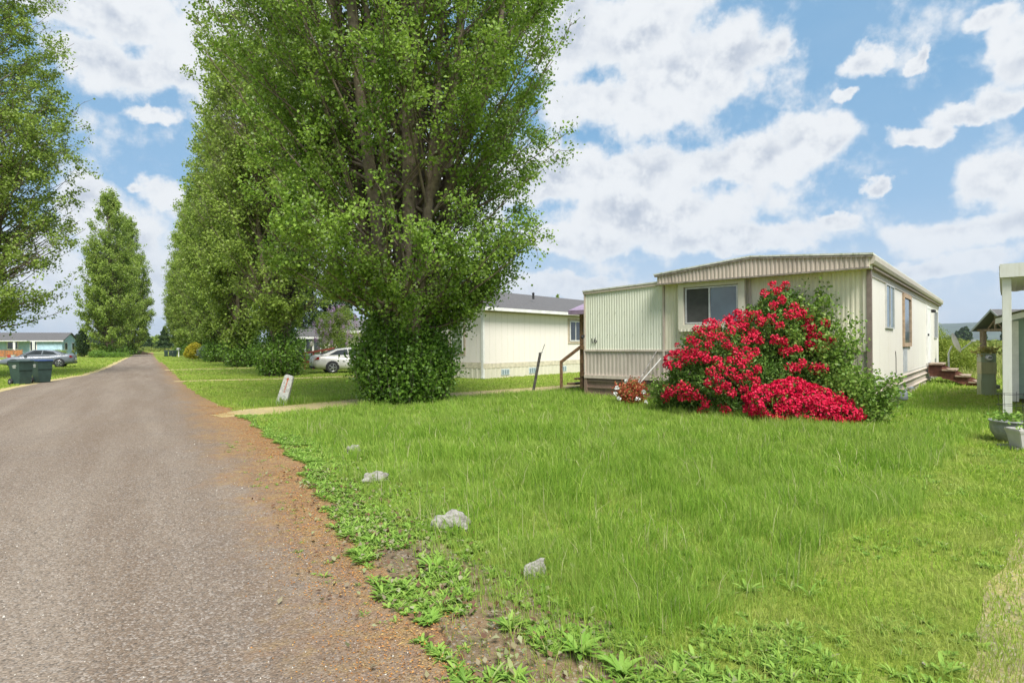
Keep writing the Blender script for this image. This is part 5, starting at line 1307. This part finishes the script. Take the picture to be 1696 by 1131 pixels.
for px0, px1, z0, z1 in ((13, 29, 1.5, 2.6), (51, 60, 1.2, 2.7), (-40,-25,1.4,2.6)):
    a, _ = onL(px0, 580, (o2.x, o2.y), (-ld.x, -ld.y)); c_, _ = onL(px1, 580, (o2.x, o2.y), (-ld.x, -ld.y)); bwin(min(a, c_), max(a, c_), z0, z1)
for y0 in (1.2, 4.6):
    o = MB().box(Lh+.01, Lh+.05, y0-.15, y0+1.15, 1.15, 2.55).build('window', M_white, bh); MB().box(Lh+.052, Lh+.07, y0, y0+1.0, 1.3, 2.4).build('pane', M_glass, o)
b = MB(); b.box(9.0, 19.6, -1.7, -.42, 2.72, 2.84); b.build('porch_roof', M_white, bh)
for px in (29.5, 31.5, 61, 63.2, 0):
    a, _ = onL(px, 580, (o2.x, o2.y), (-ld.x, -ld.y)); MB().box(a-.07, a+.07, -1.6, -1.46, 0, 2.72).build('porch_post', M_white, bh)
fa, _ = onL(11, 580, (o2.x, o2.y), (-ld.x, -ld.y)); fb_, _ = onL(56, 580, (o2.x, o2.y), (-ld.x, -ld.y))
fe = thing('wood_fence', 'orange brown board fence panels before the blue house porch', 'fence', (bo+ld*(Lh-fa)+Vector((.9,-3.1,0))), math.atan2(-ld.y, -ld.x))
b = MB()
for i in range(int((fb_-fa)/.2)): b.box(i*.2, i*.2+.18, 0, .03, .1, 1.25-.0*(i % 2))
b.build('board_panel', mat('orange_wood', (.42,.17,.06), .8, .25, 3), fe); b = MB()
for i in range(4): MB().box(i*(fb_-fa)/3.2, i*(fb_-fa)/3.2+.12, -.06, -.005, 0, 1.35).build('post', M_wood, fe)
# things on the blue house porch
for i, (px, c_, lab) in enumerate(((16, (.45,.06,.05), 'red tub beside the fence of the blue house'), (22, (.5,.5,.52), 'grey tub beside the fence of the blue house'))):
    p = P(px, 590, 90); o = thing('garden_tub', lab, 'tub', (p.x, p.y, 0)); MB().lathe([(.25,0),(.33,.5),(.35,.52),(.30,.5)], 14).build('tub', mat('tub%d' % i, c_, .6), o)
shrub('low_shrub', 'low green shrub under the blue house wall', 'shrub', P(95, 590, 96)-Vector((0,0,P(95,590,96).z)), [((0,0,.6),(1.6,.7,.7))], 2500, .14, M_leaf_mid, 4, 31)
shrub('flower_bed_shrub', 'spreading low plants at the foot of the lone left poplar', 'shrub', ((190-848)/F*91, 91, 0), [((0,0,.35),(2.4,1,.5)), ((-2.6,0,.45),(1.6,1,.7))], 4500, .16, M_leaf_base, 6, 32)
# blue-grey house, beige house, red fence seen between the poplars
M_bg = mat('blue_grey_siding', (.13, .17, .22), .7, .1, 2)
o2 = ((492-848)/F*58, 58); dgr = math.atan2(.10, 1)
b2 = simple_home('blue grey house with white windows seen under the second poplar', o2, (1, .06), 9.5, 6, 2.6, 3.6, M_bg, M_shingle, 'house')
for x0, x1, z0, z1 in ((.9, 1.5, 1.0, 2.3), (1.7, 2.3, .2, 2.3), (5.2, 6.0, 1.0, 2.1)):
    o = MB().box(x0-.12, x1+.12, -.05, -.01, z0-.1, z1+.12).build('window', M_white, b2); MB().box(x0, x1, -.07, -.052, z0, z1).build('pane', M_glass, o)
o2 = ((537-848)/F*50, 50); b3 = simple_home('beige house corner half hidden by the lilac', o2, (.94, .34), 8, 6, 3.0, 4.0, M_cream_trim, M_shingle, 'house')
o = MB().box(1.0, 1.9, -.05, -.01, .9, 2.2).build('window', M_white, b3); MB().box(1.1, 1.8, -.07, -.052, 1.0, 2.1).build('pane', M_glass, o)
rfn = thing('red_railing', 'red wooden ramp railing left of the silver car', 'railing', ((503-848)/F*37, 37, 0), .25)
b = MB()
for i in range(4): MB().box(i*.55, i*.55+.09, 0, .09, 0, 1.1+.1*i).build('post', mat('red_paint_wood', (.36,.08,.05), .7), rfn)
for z in (.45, 1.05): MB().beam((-.1, -.02, z), (1.9, -.02, z+.32), .04, .12).build('rail', MATS['red_paint_wood'], rfn)
gl = thing('garden_lamp', 'small lantern on a dark post by the red railing', 'lamp post', ((516-848)/F*38.5, 38.5, 0)); MB().tube([(0,0,0),(0,0,1.5)], .03, 8).build('post', M_dark, gl); MB().lathe([(.06,1.5),(.12,1.55),(.12,1.75),(.02,1.85)], 8).build('lantern', mat('lantern_glass', (.55,.5,.4), .3), gl)

# ------------------------------------------------------------------ right side: carport, shed, planters, gazebo
cp = thing('carport', 'white metal carport at the right edge with a square post', 'carport', (9.64, 11.17, 0), HROT)
M_cw = dirty_metal('dull_white_metal', (.62,.62,.58), (.40,.38,.28), .5)
MB().box(-.07, .07, -.07, .07, 0, 2.74).build('post', M_cw, cp, bevel=.006)
MB().box(4.6, 4.74, -.07, .07, 0, 2.74).build('post', M_cw, cp, bevel=.006)
b = MB(); b.box(-.10, 5.2, -.16, -.11, 2.74, 3.0); b.box(-.10, -.05, -.11, 5.6, 2.75, 2.99); b.build('fascia', M_cw, cp)
b = MB(); vs = []; fs = []
for i in range(36): vs += [(-.11+i*.15, -.11, 2.83+(.02 if i % 2 else 0)), (-.11+i*.15, 5.6, 2.83+(.02 if i % 2 else 0))]
for i in range(35): fs.append((2*i, 2*i+1, 2*i+3, 2*i+2))
b.add(vs, fs).build('roof_deck', M_cw, cp)
MB().box(-.11, 5.2, -.11, 5.6, 2.94, 2.97).build('roof', M_cw, cp)
sh = thing('shed', 'sage green shed with white corner boards under the carport at the right edge', 'shed', (12.15, 13.95, 0), HROT)
M_sage = mat('sage_siding', (.27, .36, .31), .75, .08, 3)
b = MB(); b.prism([(.02,.12),(4.2,.12),(4.2,2.02),(2.1,2.6),(.02,2.02)], .0, 4); b.build('wall', M_sage, sh)
b = MB()
for i in range(1, 14): b.box(.3*i, .3*i+.01, -.004, .0, .14, 2.0)
b.build('siding_groove', mat('sage_groove', (.16,.22,.19), .8), sh)
b = MB(); b.box(-.02, .13, -.03, -.005, .05, 2.0); b.box(-.025, .0, -.03, .12, .05, 2.0); b.build('corner_board', M_white, sh)
b = MB(); b.add([(-.3,-.25,1.93),(2.1,-.25,2.60),(2.1,-.20,2.60),(-.3,-.20,1.93),(-.3,-.25,2.06),(2.1,-.25,2.73),(2.1,-.20,2.73),(-.3,-.20,2.06)], [(0,3,2,1),(4,5,6,7),(0,1,5,4),(1,2,6,5),(2,3,7,6),(3,0,4,7)])
b.build('barge_board', M_white, sh)
b = MB()
for s_ in (0, 1):
    xa, xb = 2.1, (-.32 if s_ == 0 else 4.52); b.add([(xa,-.27,2.74),(xb,-.27,2.07),(xb,4.2,2.07),(xa,4.2,2.74),(xa,-.27,2.78),(xb,-.27,2.11),(xb,4.2,2.11),(xa,4.2,2.78)], [(0,3,2,1),(4,5,6,7),(0,1,5,4),(1,2,6,5),(2,3,7,6),(3,0,4,7)])
b.build('roof', mat('mossy_shingle', (.12,.12,.12), .9, .3, 8, col2=(.22,.22,.06)), sh); MB().box(.55, .62, -.06, -.005, .95, 1.05).build('handle', M_dark, sh)
b = MB(); b.box(.35, 3.0, -1.15, -.1, .0, .30); b.build('ramp', mat('weathered_grey_wood', (.30,.28,.26), .85, .2, 10), sh)
# planters
g = G(1670, 737)
pt = thing('round_planter', 'big round grey ceramic pot with strawberry plants and wire cage beside the carport post', 'plant pot', (g.x+.21, g.y+.2, 0))
MB().lathe([(.13,0),(.17,.02),(.235,.13),(.25,.22),(.245,.275),(.262,.285),(.262,.305),(.235,.305),(.225,.27)], 32, (0,0,.03)).build('pot', mat('grey_glaze', (.27,.28,.26), .4, .15, 9), pt, smooth=True)
r_ = np.random.default_rng(2); leaf_obj('plant_leaves', r_.normal(0,1,(260,3))*np.array([[.12,.12,.035]])+np.array([[0,0,.38]]), .05, M_weed, pt)
b = MB()
for z, rr in ((.42, .15), (.56, .155), (.72, .16)): b.tube([(rr*math.cos(a), rr*math.sin(a), z) for a in np.linspace(0, 2*PI, 17)], .003, 4, False)
for k_ in range(4): a = k_*PI/2+.4; b.tube([(.13*math.cos(a), .13*math.sin(a), .3), (.16*math.cos(a), .16*math.sin(a), .75)], .003, 4, False)
b.build('wire_cage', M_dark, pt)
g = G(1688, 747)
p2 = thing('rectangular_planter', 'light grey plastic planter with a small plant picture label in front of the round pot', 'planter', (g.x+.22, g.y+.05, .03), -.15)
b = MB(); vs = []
for z, wx, wy in ((0,.20,.12),(.20,.235,.14),(.235,.25,.155),(.27,.25,.155),(.27,.225,.13),(.22,.215,.12)):
    for sx, sy in ((-1,-1),(1,-1),(1,1),(-1,1)): vs.append((sx*wx, sy*wy, z))
b.add(vs, [(3,2,1,0)]+[(i*4+j, i*4+(j+1)%4, (i+1)*4+(j+1)%4, (i+1)*4+j) for i in range(5) for j in range(4)]+[(20,21,22,23)]).build('planter_box', mat('light_grey_plastic', (.46,.44,.42), .5, .06), p2, bevel=.008)
MB().add([(-.12,-.130,.07),(.03,-.130,.07),(.03,-.138,.16),(-.12,-.138,.16)], [(0,1,2,3)]).build('picture_label', mat('picture_label', (.65,.68,.62), .4, col2=(.12,.30,.06), scale=22), p2)
r_ = np.random.default_rng(3); leaf_obj('plant_leaves', r_.normal(0,1,(90,3))*np.array([[.12,.06,.04]])+np.array([[.05,0,.30]]), .045, M_weed, p2)
for k_ in (-.1, .12): MB().tube([(k_, .0, .2), (k_, .01, .58)], .003, 4).build('wire_stake', M_dark, p2)
pv = MB().box(6.9, 7.45, 7.85, 8.2, 0.012, .045).build('paver', mat('old_paver', (.26,.25,.22), .9, .3, 12)); tag(pv, 'flat concrete paver under the planters at the right edge', 'paver')
# gazebo
gz = thing('gazebo', 'open timber pavilion with steep grey gable roof in the field behind the meter', 'pavilion', ((1648-848)/F*60, 60, 0), rad(10))
M_tim = mat('rough_timber', (.24,.16,.11), .85, .2, 6)
for x, y in ((.1,1.35),(.1,-1.35),(6.5,1.35),(6.5,-1.35)): MB().box(x-.2, x+.2, y-.2, y+.2, 0, 2.6).build('post', M_tim, gz)
b = MB(); b.box(-.05, .2, -1.9, 1.9, 2.6, 2.85); b.box(.2, 6.7, 1.25, 1.5, 2.6, 2.82); b.box(.2, 6.7, -1.5, -1.25, 2.6, 2.82); b.build('tie_beam', M_tim, gz)
b = MB(); b.beam((.06,0,2.86),(.06,0,4.5), .16); b.beam((.06,.75,2.88),(.06,.1,3.7), .13); b.beam((.06,-.75,2.88),(.06,-.1,3.7), .13); b.build('truss', M_tim, gz)
b = MB()
for s_ in (-1, 1):
    ya, yb = 0, s_*2.1; b.add([(-.5,ya,4.75),(7.5,ya,4.75),(7.5,yb,2.62),(-.5,yb,2.62),(-.5,ya,4.9),(7.5,ya,4.9),(7.5,yb,2.75),(-.5,yb,2.75)], [(0,3,2,1),(4,5,6,7),(0,1,5,4),(1,2,6,5),(2,3,7,6),(3,0,4,7)])
b.build('roof', M_shingle, gz)
b = MB()
for s_ in (-1, 1): ya, yb = 0, s_*2.15; b.add([(-.55,ya,4.68),(-.51,ya,4.68),(-.51,yb,2.52),(-.55,yb,2.52),(-.55,ya,4.93),(-.51,ya,4.93),(-.51,yb,2.76),(-.55,yb,2.76)], [(0,3,2,1),(4,5,6,7),(0,1,5,4),(1,2,6,5),(2,3,7,6),(3,0,4,7)])
b.build('barge_board', mat('grey_fascia', (.35,.35,.36), .7), gz)

# ------------------------------------------------------------------ air between here and the hills
def haze():
    b = MB(); b.box(-8000, 8000, -2500, 8500, -1.5, 320); o = b.build('haze', bpy.data.materials.new('haze_air')); m = o.data.materials[0]
    nt = nt_of(m); nt.nodes.clear(); k = N(nt); out = k.n('ShaderNodeOutputMaterial')
    v = k.n('ShaderNodeVolumePrincipled', inp={'Color': (.72, .82, .95, 1), 'Density': .00009, 'Anisotropy': .2})
    nt.links.new(v.outputs[0], out.inputs['Volume']); o['kind'] = 'stuff'; o['label'] = 'thin pale blue summer haze over the fields'; o['category'] = 'haze'
haze()
